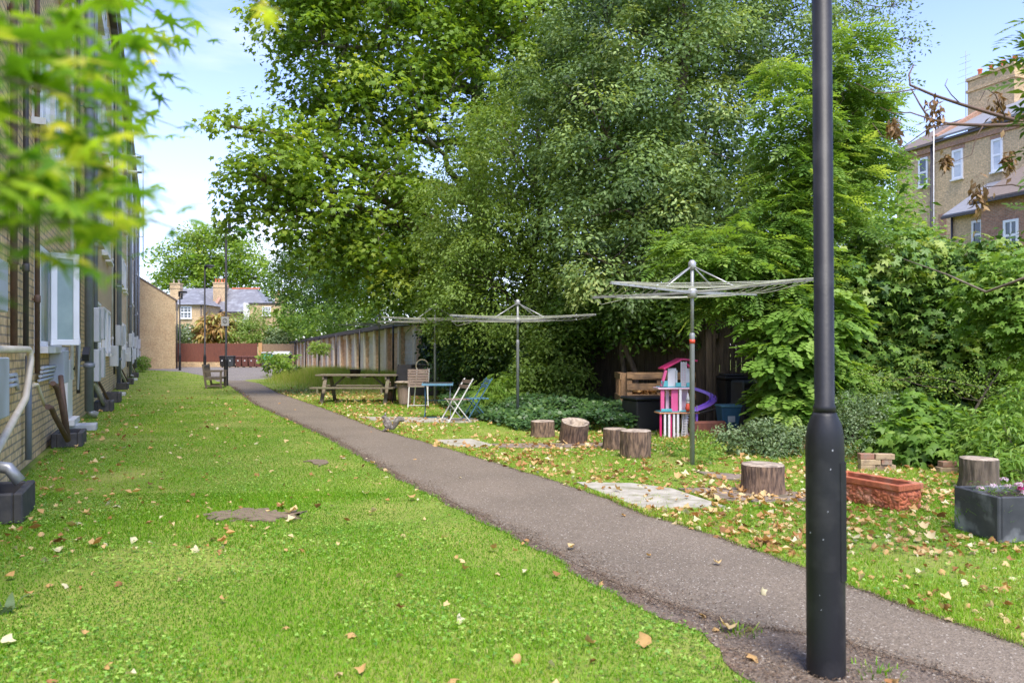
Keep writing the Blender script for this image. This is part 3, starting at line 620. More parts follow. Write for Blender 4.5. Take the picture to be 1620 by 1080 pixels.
# windows all along the face, four storeys
for f_ in range(4):
    zf = 1.35+2.95*f_
    for i, s in enumerate(stacks):
        for ds, wv in ((-4.9, 1.5), (4.0, 1.6), (7.0, 1.1)):
            sa = s+ds
            if sa < 7.5 or sa+wv > S1-.5 or (f_ == 0 and i == 0 and ds < 0): continue
            window(FL, sa, sa+wv, zf, zf+1.35, 0, -1, 'glass_light' if (i+f_) % 2 else 'frost', (1, 0), .07)
        if f_ > 0 and i == 0:
            window(FL, s0-.3, s0+.9, zf+.1, zf+1.4, 0, -1, 'glass_light', (1, 0), .07)
# low white door at the foot of the near bay
sd, _ = spot(107, 660, .05); d = MB().box(sd, sd+.85, -.05, .05, .22, 1.25).build('hatch_door', M['white'], FL, bevel=.008); MB().box(sd-.1, sd+.95, -.16, .02, .12, .215).build('sill', M['white_paint'], d)
# grey flue and meter panels, upper and lower, in every bay
for i, s in enumerate(stacks):
    for ds, z0, z1, w_ in ((-1.05, 1.62, 2.35, .75), (1.55, 1.62, 2.4, .7), (1.5, .72, 1.45, .72), (3.2, 1.7, 2.5, .65), (3.3, .75, 1.5, .6), (-2.9, .9, 1.6, .6)):
        if i == 0 and ds < 0: continue
        MB().box(s+ds, s+ds+w_, -.26, 0, z0, z1).build('meter_box', M['panel'], FL, bevel=.012)
# near pale panels
s_, z_ = spot(108, 605, .2)
MB().box(s_-.55, s_+.1, -.20, 0, .92, 1.42).build('meter_box', M['panel'], FL, bevel=.01)
pt = MB(); Mt = Matrix.Translation((s_+.35, -.30, 1.30)) @ Matrix.Rotation(R(8), 4, 'Z') @ Matrix.Rotation(R(-28), 4, 'Y')
pt.box(-.30, .32, -.015, .015, -.42, .42, 0, Mt); pt.build('loose_panel', M['panel'], FL, bevel=.004)
pf = MB(); Mf = Matrix.Translation((s_+1.0, -.36, 1.36)) @ Matrix.Rotation(R(-24), 4, 'Y'); pf.box(-.16, .16, -.06, .04, -.06, .06, 0, Mf); pf.tube([(s_+.9, -.2, 1.1), (s_+.85, -.3, 1.25), (s_+.95, -.34, 1.34)], .02, 8); pf.build('floodlight', M['black_plastic'], FL)
s_, _ = spot(4, 500, .2)
MB().box(s_-1.0, s_+.02, -.24, 0, 1.75, 2.2).build('meter_box', M['panel'], FL, bevel=.01); MB().box(s_-1.0, s_+.02, -.25, 0, .82, 1.35).build('meter_box', M['panel'], FL, bevel=.01)
# horizontal bundle of grey pipes below the window, and the cream waste pipe
sA, zA = spot(66, 596, .08); sB, _ = spot(92, 590, .08)
for k in range(4):
    MB().tube([(sA, -.05-.012*k, 1.02+.055*k), (sB, -.05-.012*k, 1.02+.055*k)], .021, 8).build('bundled_pipe', M['panel'], FL)
sA2, _ = spot(2, 596, .08); sB2, _ = spot(30, 590, .08)
for k in range(3):
    MB().tube([(sA2, -.05, 1.04+.055*k), (sB2, -.05, 1.04+.055*k), (sB2+.06, -.06, .98)], .021, 8).build('bundled_pipe', M['panel'], FL)
sp0 = spot(8, 552, .1); sp1 = spot(47, 553, .12); sp2 = spot(44, 606, .14); sp3 = spot(-40, 720, .16)
MB().tube([(sp0[0]-.6, -.10, sp1[1]), (sp1[0]-.05, -.11, sp1[1]+.005), (sp1[0], -.12, sp1[1]-.02), (sp1[0]+.01, -.13, sp1[1]-.12), (sp2[0], -.14, sp2[1]), (sp2[0]-.25, -.15, sp2[1]-.16), (sp3[0]-.2, -.17, .30)], .036, 12).build('cream_waste_pipe', M['pipe_cream'], FL)
sq, _ = spot(52, 612, .1)
MB().tube([(sq, -.10, 1.0), (sq+.3, -.11, .99), (sq+.42, -.12, .9), (sq+.55, -.16, .72)], .022, 8).build('small_waste_pipe', M['pipe_cream'], FL)
MB().tube([(sq+.5, -.2, .70), (sq+.85, -.2, .66), (sq+1.0, -.22, .55), (sq+1.35, -.34, .18)], .035, 10).build('elbow_pipe', M['pipe_brown'], FL)
MB().tube([(sq+1.0, -.2, .98), (sq+1.2, -.22, .92), (sq+1.35, -.26, .7), (sq+1.45, -.33, .16)], .035, 10).build('elbow_pipe', M['pipe_brown'], FL)
MB().tube([(sq+1.9, -.2, 1.05), (sq+1.75, -.24, .8), (sq+1.6, -.32, .16)], .035, 10).build('elbow_pipe', M['pipe_brown'], FL)
# elbows into the gullies in later bays
for s in stacks[:4]:
    for ds, m in ((1.6, 'alu'), (2.1, 'pipe_cream'), (3.4, 'pipe_brown')):
        MB().tube([(s+ds-.5, -.1, .62), (s+ds-.1, -.14, .66), (s+ds+.15, -.2, .5), (s+ds+.3, -.34, .16)], .035, 8).build('elbow_pipe', M[m], FL)
# boiler flues high on the far bay and the aerial
s_, z_ = spot(193, 137, .1)
for k, dz in enumerate((0, -.55)):
    o = MB().tube([(42+k*1.0, 0, 11.2+dz), (42+k*1.0, -.55, 11.2+dz)], .075, 12).build('boiler_flue', M['white_paint'], FL); MB().tube([(42+k, -.552, 11.2+dz), (42+k, -.75, 11.2+dz)], .05, 10).build('flue_end', M['black_plastic'], o)
ae = thing('television_aerial', 'thin tall aerial mast standing off the top of the left building', 'aerial', FL.location, FL.rotation_euler.z)
MB().tube([(43.5, -.8, 6.2), (43.5, -.8, 11.7)], .025, 8).build('mast', M['galv'], ae)
MB().beam((43.5, -.8, 7.4), (43.5, 0, 7.4), .03, .03).beam((43.5, -.8, 6.5), (43.5, 0, 6.5), .03, .03).build('bracket', M['galv'], ae)
mb = MB().tube([(43.5, -.8, 11.6), (43.5, -.3, 11.75)], .015, 6)
for k in range(6): mb.tube([(43.3-.0, -.8+.09*k, 11.6+.027*k), (43.75, -.8+.09*k, 11.6+.027*k)], .008, 5)
mb.build('antenna_rods', M['galv'], ae)
# black gully boxes and pale slabs at the wall foot: each a thing
def gully(s, t0, t1, ln, h, m, label, name='gully_box', cat='gully', hollow=True):
    o = MB()
    if hollow:
        w_ = .07; o.box(0, ln, -t1, -t1+w_, 0, h).box(0, ln, -t0-w_, -t0, 0, h).box(0, w_, -t1+w_, -t0-w_, 0, h).box(ln-w_, ln, -t1+w_, -t0-w_, 0, h).box(w_, ln-w_, -t1+w_, -t0-w_, 0, h*.6)
    else: o.box(0, ln, -t1, -t0, 0, h)
    ob = o.build(name, M[m], bevel=.012); ob.location = FL.location + Vector((-.4241, .9056, 0))*s; ob.rotation_euler = FL.rotation_euler; return tag(ob, label, cat)
gs = lambda px, py: (lambda g: g.x*-.4241+g.y*.9056+1.6*-.4241)(G(px, py))
gully(gs(38, 828)-.0, .06, .46, .72, .25, 'gully', 'nearest black gully box at the foot of the left wall, at the photo edge')
gully(gs(131, 707), .06, .46, .78, .21, 'gully', 'black gully box under the loose grey panels, brown pipes running into it')
gully(gs(158, 679)-.25, .02, .48, .38, .12, 'panel', 'pale concrete slab under the nearest big grey soil pipe', 'concrete_slab', 'slab', False)
gully(gs(171, 651), .12, .52, .7, .24, 'gully', 'black gully box just behind the nearest pale slab by the left wall')
gully(gs(190, 637), .10, .55, .9, .27, 'gully', 'long black gully box in front of the second grey soil pipe')
gully(gs(202, 626), .10, .55, .5, .10, 'panel', 'pale slab at the foot of the second grey soil pipe', 'concrete_slab', 'slab', False)
gully(gs(206, 616), .10, .5, .8, .24, 'gully', 'black gully box between the second and third grey soil pipes')
gully(gs(211, 608), .10, .55, 1.0, .25, 'gully', 'black gully box just before the third grey soil pipe')
gully(gs(217, 602), .10, .6, .6, .10, 'panel', 'small pale slab beyond the third soil pipe', 'concrete_slab', 'slab', False)
gully(gs(220, 597), .10, .55, 1.2, .25, 'gully', 'farthest black gully box by the left wall before the green bush')
# pipe end over the nearest gully
MB().tube([(7.0, -.1, .45), (6.9, -.32, .42), (6.9, -.4, .3)], .05, 10).build('pipe_foot', M['alu'], FL)

# ---------------------------------------------------------------- gable-ended brick house at the lawn's end
GB = thing('gable_house', 'windowless sandy brick gable end at the far end of the left lawn', 'building', (-27.5-5.35*math.cos(R(24)), 62-5.35*math.sin(R(24)), 0), R(24))
mb = MB(); w2, eh, rh = 5.35, 5.6, 9.0
mb.add([(-w2, 0, -.2), (w2, 0, -.2), (w2, 0, eh), (0, 0, rh), (-w2, 0, eh), (-w2, 12, -.2), (w2, 12, -.2), (w2, 12, eh), (0, 12, rh), (-w2, 12, eh)],
       [(0, 1, 2, 3, 4), (9, 8, 7, 6, 5), (1, 6, 7, 2), (5, 0, 4, 9), (2, 7, 8, 3), (4, 3, 8, 9)]); mb.build('wall', M['brick_far'], GB)
mb = MB()
for s in (-1, 1): mb.beam((s*(w2+.12), 6, eh-.02), (0, 6, rh+.10), 12.1, .10, up=(0, 0, 1))
mb.build('roof', M['tile'], GB)
MB().box(w2-.02, w2+.25, 1, 12, eh-.28, eh-.16).build('gutter', M['white_paint'], GB); MB().tube([(w2+.1, -.06, 0), (w2+.1, -.06, 5.3)], .05).build('downpipe', M['pipe_dark'], GB)

# ---------------------------------------------------------------- the garages
ang = math.atan2(1, GM); GL = Vector((gfx(31.0), 31.0, 0))
GA = thing('garage_block', 'long low row of brick garages with white doors beyond the picnic table', 'garages', GL, ang)   # local x runs away, local +y faces left to the camera
glen = 44*math.hypot(1, GM)*.985; nb = 18; bw = glen/nb
def gtop(x): return 2.62-.34*x/glen
pier, doors = [], []
for i in range(nb+1):
    x = i*bw; mb = MB(); mb.box(x-.14, x+.14, -.15, .14, 0, gtop(x)-.12); mb.box(x-.16, x+.16, .141, .22, 0, gtop(x)-.11, 1)
    mb.build('pier', [M['brick_garage'], M['render_pale'] if 'render_pale' in M else M['white_paint']], GA)
for i in range(nb):
    a, b_ = i*bw+.14, (i+1)*bw-.14; x = (a+b_)/2
    kind = 'white_paint' if i % 4 != 2 else 'render_pale'
    mb = MB()
    if i % 5 == 1: kind = 'brick_garage'
    n_ = 14; hh = gtop(x)-.35
    for k in range(n_): mb.box(a, b_, -.10, -.03-(.02 if kind != 'brick_garage' else 0)*((k % 2)), hh*k/n_, hh*(k+1)/n_-.006)
    o = mb.build('garage_door', M[kind], GA)
    if kind == 'brick_garage': o['label'] = 'brick infill in place of a door'
    MB().box(a, b_, -.13, .02, hh+.002, gtop(x)-.12).build('lintel', M['render_pale'], GA)
MB().box(-.2, glen+.1, -5.5, -.16, 0, 2.2).build('wall', M['brick_garage'], GA)
mb = MB(); z0, z1 = gtop(0), gtop(glen)
mb.add([(-.3, -5.6, z0-.1), (glen+.2, -5.6, z1-.1), (glen+.2, .36, z1-.1), (-.3, .36, z0-.1), (-.3, -5.6, z0+.10), (glen+.2, -5.6, z1+.10), (glen+.2, .36, z1+.10), (-.3, .36, z0+.10)],
       [(0, 1, 2, 3), (7, 6, 5, 4), (0, 4, 5, 1), (1, 5, 6, 2), (2, 6, 7, 3), (3, 7, 4, 0)]); mb.build('roof', M['pipe_dark'], GA)
for i in range(1, nb+1, 3): MB().tube([(i*bw+.18, .40, .05), (i*bw+.18, .40, gtop(i*bw))], .045, 8).build('downpipe', M['black_plastic'], GA)

# ---------------------------------------------------------------- far fences, bins
def board_fence(name, label, a, b, h, m, pw=.125, post=None, z=0.0, gaps=0.004, base=0.0, wave=0.0, cat='fence', postm=None):
    a, b = Vector(a), Vector(b); d = b-a; Ln = d.length; root = thing(name, label, cat, (a.x, a.y, z), math.atan2(d.y, d.x))
    mb = MB(); n = int(Ln/pw)
    for i in range(n):
        hh = h+random.uniform(-1, 1)*wave; o_ = random.uniform(-.006, .006); mb.box(i*pw, (i+1)*pw-gaps, -.012+o_, .012+o_, base, hh)
    mb.build('boards', M[m], root); MB().box(0, Ln, .014, .06, base+.3, base+.39).box(0, Ln, .014, .06, h-.4, h-.31).build('rail', M[m], root)
    if post:
        k = 0
        while k*post <= Ln+.01: MB().box(k*post-.05, k*post+.05, -.04, .06, 0, h+.05).build('post', M[postm or m], root); k += 1
    return root
board_fence('board_fence', 'dark red-brown board fence behind the far bins', (-30.6, 69, 0), (-23.4, 69.6, 0), 2.15, 'fence_brown', .15, 3.6, base=.45, postm='fence_brown')
board_fence('board_fence', 'pale weathered board fence behind the communal bins', (-23.2, 69.7, 0), (-19.0, 69.9, 0), 2.1, 'fence_pale', .15, 2.1)
o = MB().box(-.35, .0, -.03, .03, 0, 2.2).build('new_fence_board', M['fence_orange']); o.location = (-22.9, 69.55, 0); tag(o, 'bright orange new boards joining the red-brown and pale far fences', 'fence panel')
o = MB().box(0, 7.2, -.12, .12, 0, .42).build('garden_wall', M['brick_house'], bevel=.01); o.location = (-30.6, 68.7, 0); o.rotation_euler = (0, 0, math.atan2(.6, 7.2)); tag(o, 'low brick plinth wall under the dark red-brown far fence', 'wall')
def wheelie(px, py, Y, m, label, w_=.56, h=1.04, group=None, name='wheelie_bin', rz=0):
    p = P(px, py, Y); root = thing(name, label, 'bin', (p.x, Y, 0), rz, group); k = w_/2
    mb = MB(); mb.add([(-k*.78, -.26, .08), (k*.78, -.26, .08), (k*.78, .24, .08), (-k*.78, .24, .08), (-k, -.36, h-.1), (k, -.36, h-.1), (k, .33, h-.1), (-k, .33, h-.1)], [(0, 3, 2, 1), (4, 5, 6, 7), (0, 1, 5, 4), (1, 2, 6, 5), (2, 3, 7, 6), (3, 0, 4, 7)])
    mb.build('body', M[m], root, bevel=.02); MB().box(-k-.02, k+.02, -.40, .38, h-.097, h-.04).box(-k*.9, k*.9, -.3, .36, h-.038, h).build('lid', M[m], root, bevel=.015)
    for s in (-1, 1): MB().tube([(s*k*.82-.03, .3, .11), (s*k*.82+.03, .3, .11)], .11, 12).build('wheel', M['black_plastic'], root)
    MB().box(-.06, .06, -.335, -.327, .55, .66).build('label', M['panel'], root)
    return root
wheelie(353.5, 580, 67, 'black_plastic', 'black wheelie bin, leftmost of the bins by the far brown fence', .5)
wheelie(366, 580, 66.5, 'grey_bin', 'dark grey wheelie bin right of the tall lamp post by the far fence', .6)
for px, lab in ((378.5, 'brown wheelie bin nearest the dark grey bin, narrowest of four brown ones'), (389, 'second brown wheelie bin from the dark grey bin'), (399.5, 'third brown wheelie bin from the dark grey bin'), (408.5, 'brown wheelie bin at the right end of its row by the pale fence')):
    wheelie(px, 580, 67, 'brown_bin', lab, .56, 1.0, 'brown bins by the far fence')
b1 = thing('recycling_bank', 'grey recycling bin with a green panel, left of the largest bin', 'bin', (P(427, 580, 66).x, 66, 0)); MB().box(-.55, .55, -.5, .5, .05, 1.25).build('body', M['grey_bin'], b1, bevel=.04); MB().box(-.58, .58, -.53, .53, 1.253, 1.36).build('lid', M['panel'], b1, bevel=.03); MB().box(-.42, .42, -.52, -.503, .62, 1.12).build('panel', M['green_sign'], b1)
b2 = thing('communal_bin', 'large black communal bin with a pale rounded lid beside the garages', 'bin', (P(447, 580, 66).x, 66, 0)); MB().box(-.68, .68, -.5, .5, .16, 1.15).build('body', M['black_plastic'], b2, bevel=.04)
mb = MB(); nseg = 8; V_ = []
for i in range(nseg+1):
    a = math.pi*i/nseg
    for x in (-.72, .72): V_.append((x, -.55*math.cos(a), 1.16+.26*math.sin(a)))
mb.add(V_, [(2*i, 2*i+1, 2*i+3, 2*i+2) for i in range(nseg)]+[tuple(range(0, 2*nseg+2, 2)), tuple(range(2*nseg+1, 0, -2))]); mb.build('lid', M['panel'], b2)
for sx in (-1, 1):
    for sy in (-1, 1): MB().tube([(sx*.55-.03, sy*.38, .1), (sx*.55+.03, sy*.38, .1)], .1, 10).build('wheel', M['black_plastic'], b2)

# ---------------------------------------------------------------- far terrace behind the fence
def gabled(root, x0, x1, y0, y1, eave, ridge, wall, roof, hip=0.0, over=.25):
    MB().box(x0, x1, y0, y1, 0, eave).build('wall', M[wall], root); ym = (y0+y1)/2; mb = MB(); a, b_, c, d = x0-over, x1+over, y0-over, y1+over
    mb.add([(a, c, eave+.003), (b_, c, eave+.003), (b_, d, eave+.003), (a, d, eave+.003), (a+hip*0, ym, ridge), (b_-hip, ym, ridge)], [(0, 1, 5, 4), (2, 3, 4, 5), (1, 2, 5), (3, 0, 4), (3, 2, 1, 0)]); return mb.build('roof', M[roof], root)
def chimney(root, x, y, z0, z1, w_=.9, d=.6, pots=3, m='brick_house', band=True, potm='pot'):
    mb = MB().box(x-w_/2, x+w_/2, y-d/2, y+d/2, z0, z1); mb.box(x-w_/2-.06, x+w_/2+.06, y-d/2-.06, y+d/2+.06, z1+.002, z1+.14); mb.box(x-w_/2-.05, x+w_/2+.05, y-d/2-.05, y+d/2+.05, z1-.5, z1-.42) if band else 0
    o = mb.build('chimney', M[m], root)
    for k in range(pots): MB().lathe([(.12, 0), (.10, .1), (.09, .34), (.12, .36), (.12, .42)], 12, 0, (x-w_/2+w_*(k+.5)/pots, y, z1+.14)).build('chimney_pot', M[potm], o)
    return o
TA = thing('terrace_house', 'long far brick house under a grey slate roof with red ridge, behind the fence', 'house', (0, 0, 0)); YA = 88.0
xa = lambda px, Y=YA: (px-PX0)*Y/F
ez = lambda py, Y=YA: CH-(py-HZ)*Y/F
gabled(TA, xa(262), xa(424), YA, YA+9, ez(493), ez(456, YA+4.5), 'brick_house', 'slate', hip=3.2)
MB().box(xa(345), xa(391), YA+4.3, YA+4.7, ez(456, YA+4.5)-.10, ez(456, YA+4.5)+.06).build('ridge_tiles', M['pot'], TA)
MB().box(xa(262), xa(424), YA-.35, YA-.2, ez(493)-.2, ez(493)-.03).build('gutter', M['pipe_dark'], TA)
chimney(TA, xa(337), YA+2.2, ez(500), ez(446), 1.4, .8, 4, 'brick_house'); chimney(TA, xa(264), YA+2.5, ez(490), ez(447), 1.2, .8, 2, 'brick_house', True, 'render')
mb = MB(); mb.beam((xa(338), YA-.1, ez(490)), (xa(338), YA+4.3, ez(452, YA+4)), .35, .35); mb.build('parapet', M['brick_red'], TA)
window(TA, xa(372), xa(386), ez(525), ez(505), YA, -1, 'glass_light', (1, 1), .1)
TB = thing('rear_extension', 'yellow brick far wing with slate lean-to roof, between the first two lamp posts', 'house', (0, 0, 0)); YB = 83.0
MB().box(xa(276, YB), xa(321, YB), YB, YB+5, 0, ez(482, YB)).build('wall', M['brick_house'], TB)
mb = MB(); x0, x1, e_, r_ = xa(276, YB)-.2, xa(321, YB)+.3, ez(482, YB)+.003, ez(459, YB+4.8); mb.add([(x0, YB-.3, e_), (x1, YB-.3, e_), (x1, YB+5, e_), (x0, YB+5, e_), (x0, YB+5, r_), (x0+.6, YB+5, r_)], [(0, 1, 5, 4), (1, 2, 5), (0, 4, 3), (2, 3, 4, 5), (0, 3, 2, 1)]); mb.build('roof', M['slate'], TB)
window(TB, xa(285, YB), xa(303.5, YB), ez(503.5, YB), ez(484.5, YB), YB, -1, 'glass', (2, 3), .12); window(TB, xa(291, YB), xa(303, YB), ez(536, YB), ez(518, YB), YB, -1, 'glass_light', (1, 1), .1)
MB().tube([(xa(318.5, YB), YB-.08, 0), (xa(318.5, YB), YB-.08, ez(483, YB))], .06).build('downpipe', M['pipe_dark'], TB)
TC = thing('rear_extension', 'brown brick far wing with flat parapet, right of the tall lamp post', 'house', (0, 0, 0))
MB().box(xa(395, YB), xa(447, YB), YB, YB+5, 0, ez(481, YB)).build('wall', M['brick_house'], TC); MB().box(xa(395, YB)-.1, xa(447, YB)+.1, YB-.1, YB+5.1, ez(481, YB)+.003, ez(479, YB)).build('coping', M['pipe_dark'], TC)
MB().box(xa(384, YB), xa(395, YB), YB+.2, YB+3, 3.5, ez(479, YB)).build('parapet', M['white_paint'], TC)
window(TC, xa(415, YB), xa(429, YB), ez(499, YB), ez(485, YB), YB, -1, 'glass', (2, 3), .12); chimney(TC, xa(437, YB), YB+1.5, ez(482, YB), ez(466, YB), 1.0, .7, 2, 'brick_house')
window(TC, xa(424, YB), xa(430, YB), ez(529, YB), ez(514, YB), YB, -1, 'glass_light', (0, 1), .1)

# ---------------------------------------------------------------- tall brick house upper right
HR = thing('brick_house', 'tall three-storey brick house with slate roof, upper right beyond the hedge', 'house', (42.5, 0, 0), math.atan2(.9371, -.3491))
def hs(px, py, t=0.0):
    r = (px-PX0)/F; s = (42.5-.9371*t+.3491*r*t)/(r*.9371+.3491); Y = s*.9371-.3491*t; return s, CH-(py-HZ)*Y/F
sN = hs(1700, 200)[0]; sF = hs(1418, 240)[0]; sM = hs(1479, 240)[0]; EV = 13.9
MB().box(sN, sM, -9, 0, 0, EV+.1).build('wall', M['brick_house'], HR); MB().box(sM+.003, sF, -9, -.03, 0, EV+.05).build('wall', M['brick_house'], HR)
def pent(root, x0, x1, yf, yb, z0, z1, m, name='roof', th=.12, over=.3):
    mb = MB(); mb.add([(x0, yf+over, z0-.05), (x1, yf+over, z0-.05), (x1, yb, z1), (x0, yb, z1), (x0, yf+over, z0-.05+th), (x1, yf+over, z0-.05+th), (x1, yb, z1+th), (x0, yb, z1+th)],
                      [(0, 3, 2, 1), (4, 5, 6, 7), (0, 1, 5, 4), (1, 2, 6, 5), (2, 3, 7, 6), (3, 0, 4, 7)]); return mb.build(name, M[m], root)
pent(HR, sN, sM-.2, 0, -4.5, EV+.2, EV+2.5, 'slate_light'); pent(HR, sM-.15, sF+.3, -.03, -4.5, EV, EV+2.4, 'tile')
MB().box(sN, sF, .003, .09, EV-.45, EV-.2).build('cornice', M['brick_red'], HR); MB().box(sN, sF+.2, .12, .26, EV-.02, EV+.1).build('gutter', M['pipe_dark'], HR)
mb = MB(); mb.beam((sM-.18, .2, EV+.25), (sM-.18, -4.5, EV+2.75), .35, .35); mb.build('parapet', M['brick_red'], HR)
sc1, _ = hs(1538, 150, -4); sc2, _ = hs(1612, 150, -4)
o = MB().box(sc2, sc1, -4.8, -3.6, EV+.5, EV+4.4).box(sc2-.08, sc1+.08, -4.9, -3.5, EV+4.403, EV+4.6).box(sc2-.1, sc1+.1, -4.88, -3.52, EV+3.7, EV+3.85).build('chimney', M['brick_house'], HR)
for k in range(4): MB().lathe([(.15, 0), (.12, .1), (.11, .45), (.15, .48), (.15, .55)], 12, 0, (sc2+(sc1-sc2)*(k+.5)/4, -4.2, EV+4.6)).build('chimney_pot', M['pot'], o)
for (xa0, xa1, ya0, ya1, gl) in ((1453, 1468, 294, 252, 'glass'), (1507, 1524, 281, 239, 'glass_light'), (1569, 1587, 269, 222, 'glass_light')):
    a, z0 = hs(xa1, ya0); b_, _ = hs(xa0, ya0); _, z1 = hs(xa0, ya1); y_ = -.03 if xa0 < 1479 else 0
    window(HR, a, b_, z0, z1, y_, 1, gl, (0, 1), .12)
    MB().box(a-.1, b_+.1, y_+.003, y_+.03, z1+.01, z1+.22).build('lintel', M['brick_red'], HR)
MB().tube([(sM+.15, .08, 0), (sM+.15, .08, EV)], .08).build('downpipe', M['pipe_dark'], HR)
MB().tube([(sM-.35, .5, 4), (sM-.35, .5, EV+1.6)], .03).build('aerial_pole', M['white_paint'], HR)
MB().box(hs(1497, 262)[0], hs(1492, 262)[0]+.3, .003, .02, 8.2, 9.6).build('brick_patch', M['brick_red'], HR)
mb = MB(); sq_, zq = hs(1528, 130, -3.4); mb.tube([(sq_, -3.4, EV+1), (sq_, -3.4, EV+6.3)], .018, 6)
for k in range(5): mb.tube([(sq_-.5+.05*k, -3.4, EV+4.4+.4*k), (sq_+.6-.05*k, -3.4, EV+4.4+.4*k)], .008, 4)
mb.build('aerial', M['galv'], HR)
# lower wing in front
LW = thing('house_wing', 'lower brick wing with slate and tiled roofs in front of the tall house', 'house', (42.5, 0, 0), HR.rotation_euler.z)
t1 = 3.2
def lw(px, py): return hs(px, py, t1)
w0, w1 = lw(1700, 340)[0], lw(1505, 340)[0]; ev2 = lw(1507, 343)[1]; wm = hs(1552, 340, t1+1.3)[0]
MB().box(w0, w1, .003, t1, 0, ev2).build('wall', M['brick_house'], LW)
MB().box(w0, wm, t1+.003, t1+1.3, 0, ev2+.15).build('bay_wall', M['brick_red'], LW)
pent(LW, wm-.1, w1+.3, t1, .1, ev2+.05, ev2+2.0, 'slate_light'); pent(LW, w0, wm+.3, t1+1.3, .1, ev2+.25, ev2+2.8, 'tile')
MB().box(w0, wm+.3, t1+1.6, t1+1.75, ev2+.08, ev2+.22).box(wm+.32, w1+.3, t1+.31, t1+.43, ev2-.1, ev2+.03).build('gutter', M['pipe_dark'], LW)
MB().tube([(w1-.1, t1+.08, 0), (w1-.1, t1+.08, ev2)], .06).build('downpipe', M['pipe_dark'], LW)
a, z0 = lw(1557, 392); b_, _ = lw(1538, 392); window(LW, a+.05, b_, z0, lw(1538, 350)[1], t1, 1, 'glass', (0, 1), .12)
a, z0 = hs(1612, 395, t1+1.3); b_, _ = hs(1588, 395, t1+1.3); window(LW, a, b_, z0, z0+1.5, t1+1.3, 1, 'glass', (1, 1), .12)

# ---------------------------------------------------------------- garden fence behind the trees
fa, fb = Vector((-3.6, 30.5, 0)), Vector((3.9, 14.4, 0))
board_fence('garden_fence', 'old grey-brown board fence in deep shade behind the pallets and trees', fa, fb, 2.05, 'fence_old', .10, 1.8, gaps=.004, wave=.02)
board_fence('garden_fence', 'dark board fence behind the ivy and shrubs on the right', fb+Vector((-.12, .16, 0)), (16.0, 10.4, 0), 2.0, 'fence_old', .10, 1.8, gaps=.004, wave=.02)
# ---------------------------------------------------------------- trees and shrubs
LEAF['lance_w'] = (LEAF['lance'][0]*np.array([1, 1.5, 1]), LEAF['lance'][1])
LEAF['pinnate'] = pinnate(5, .40, 'lance_w')
def crown(blobs, nc, cr, per, tmpl, size, up=.7, out=.5, rndn=.5, bright=.45, bvar=.16, droop=0.0, sq=.6, surf=.24, seedoff=0, cut=None):
    """leaf clumps spread through the blobs' volumes; returns mesh arrays and clump centres"""
    B = np.array([(*b_[0], b_[1]) for b_ in blobs]); wgt = B[:, 3]**2; wgt /= wgt.sum()
    bi = rng.choice(len(B), nc, p=wgt); d = rng.normal(0, 1, (nc, 3)); d /= np.linalg.norm(d, axis=1, keepdims=True)
    rad = np.clip(1-np.abs(rng.normal(0, surf, nc)), .1, 1.0)+rng.normal(0, .07, nc); d[:, 2] *= .9
    C = B[bi, :3]+d*(rad*B[bi, 3])[:, None]
    if cut is not None: k = cut(C); C, d = C[k], d[k]
    nc = len(C); crs = cr*rng.uniform(.6, 1.35, nc)
    ci = np.repeat(np.arange(nc), per); n = len(ci)
    off = rng.normal(0, 1, (n, 3)); off /= np.linalg.norm(off, axis=1, keepdims=True)
    fl = (off*(d[ci]*.6+np.array([0, 0, .75]))).sum(1) < -.15; off[fl] *= -1; sd_ = off.copy()
    off = off*np.array([1, 1, sq])*(crs[ci]*(1-.45*rng.random(n)**2))[:, None]*1.0+rng.normal(0, .19, (n, 3))*crs[ci][:, None]; C2 = C[ci]+off; C2[:, 2] -= droop*(np.hypot(off[:, 0], off[:, 1]))
    if cut is not None: pass
    Nn = np.array([0, 0, up])+sd_*out*1.3+rng.normal(0, rndn, (n, 3)); Dd = off*np.array([1, 1, .3])+rng.normal(0, .3, (n, 3))*cr+np.array([0, 0, -droop*cr])
    cb = rng.normal(bright, bvar, nc)
    rnd = np.clip(cb[ci]+rng.normal(0, .09, n)+.10*off[:, 2]/cr, 0, 1)  # random leaf tone, with the colour set lighter towards each clump's top
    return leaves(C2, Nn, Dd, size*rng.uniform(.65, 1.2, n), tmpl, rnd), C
def limb(mb, a, b, ra, rb, wob=.06, n=6):
    a, b = Vector(a), Vector(b); Ln = (b-a).length; pts = []; rs = []
    for i in range(n+1):
        f = i/n; p = a.lerp(b, f); k = math.sin(math.pi*f)*Ln*wob
        pts.append(p+Vector((random.uniform(-1, 1)*k, random.uniform(-1, 1)*k, random.uniform(-.3, 1)*k))); rs.append(ra+(rb-ra)*f)
    pts[0] = a; pts[-1] = b; mb.tube(pts, rs, 8 if ra > .05 else 5); return pts
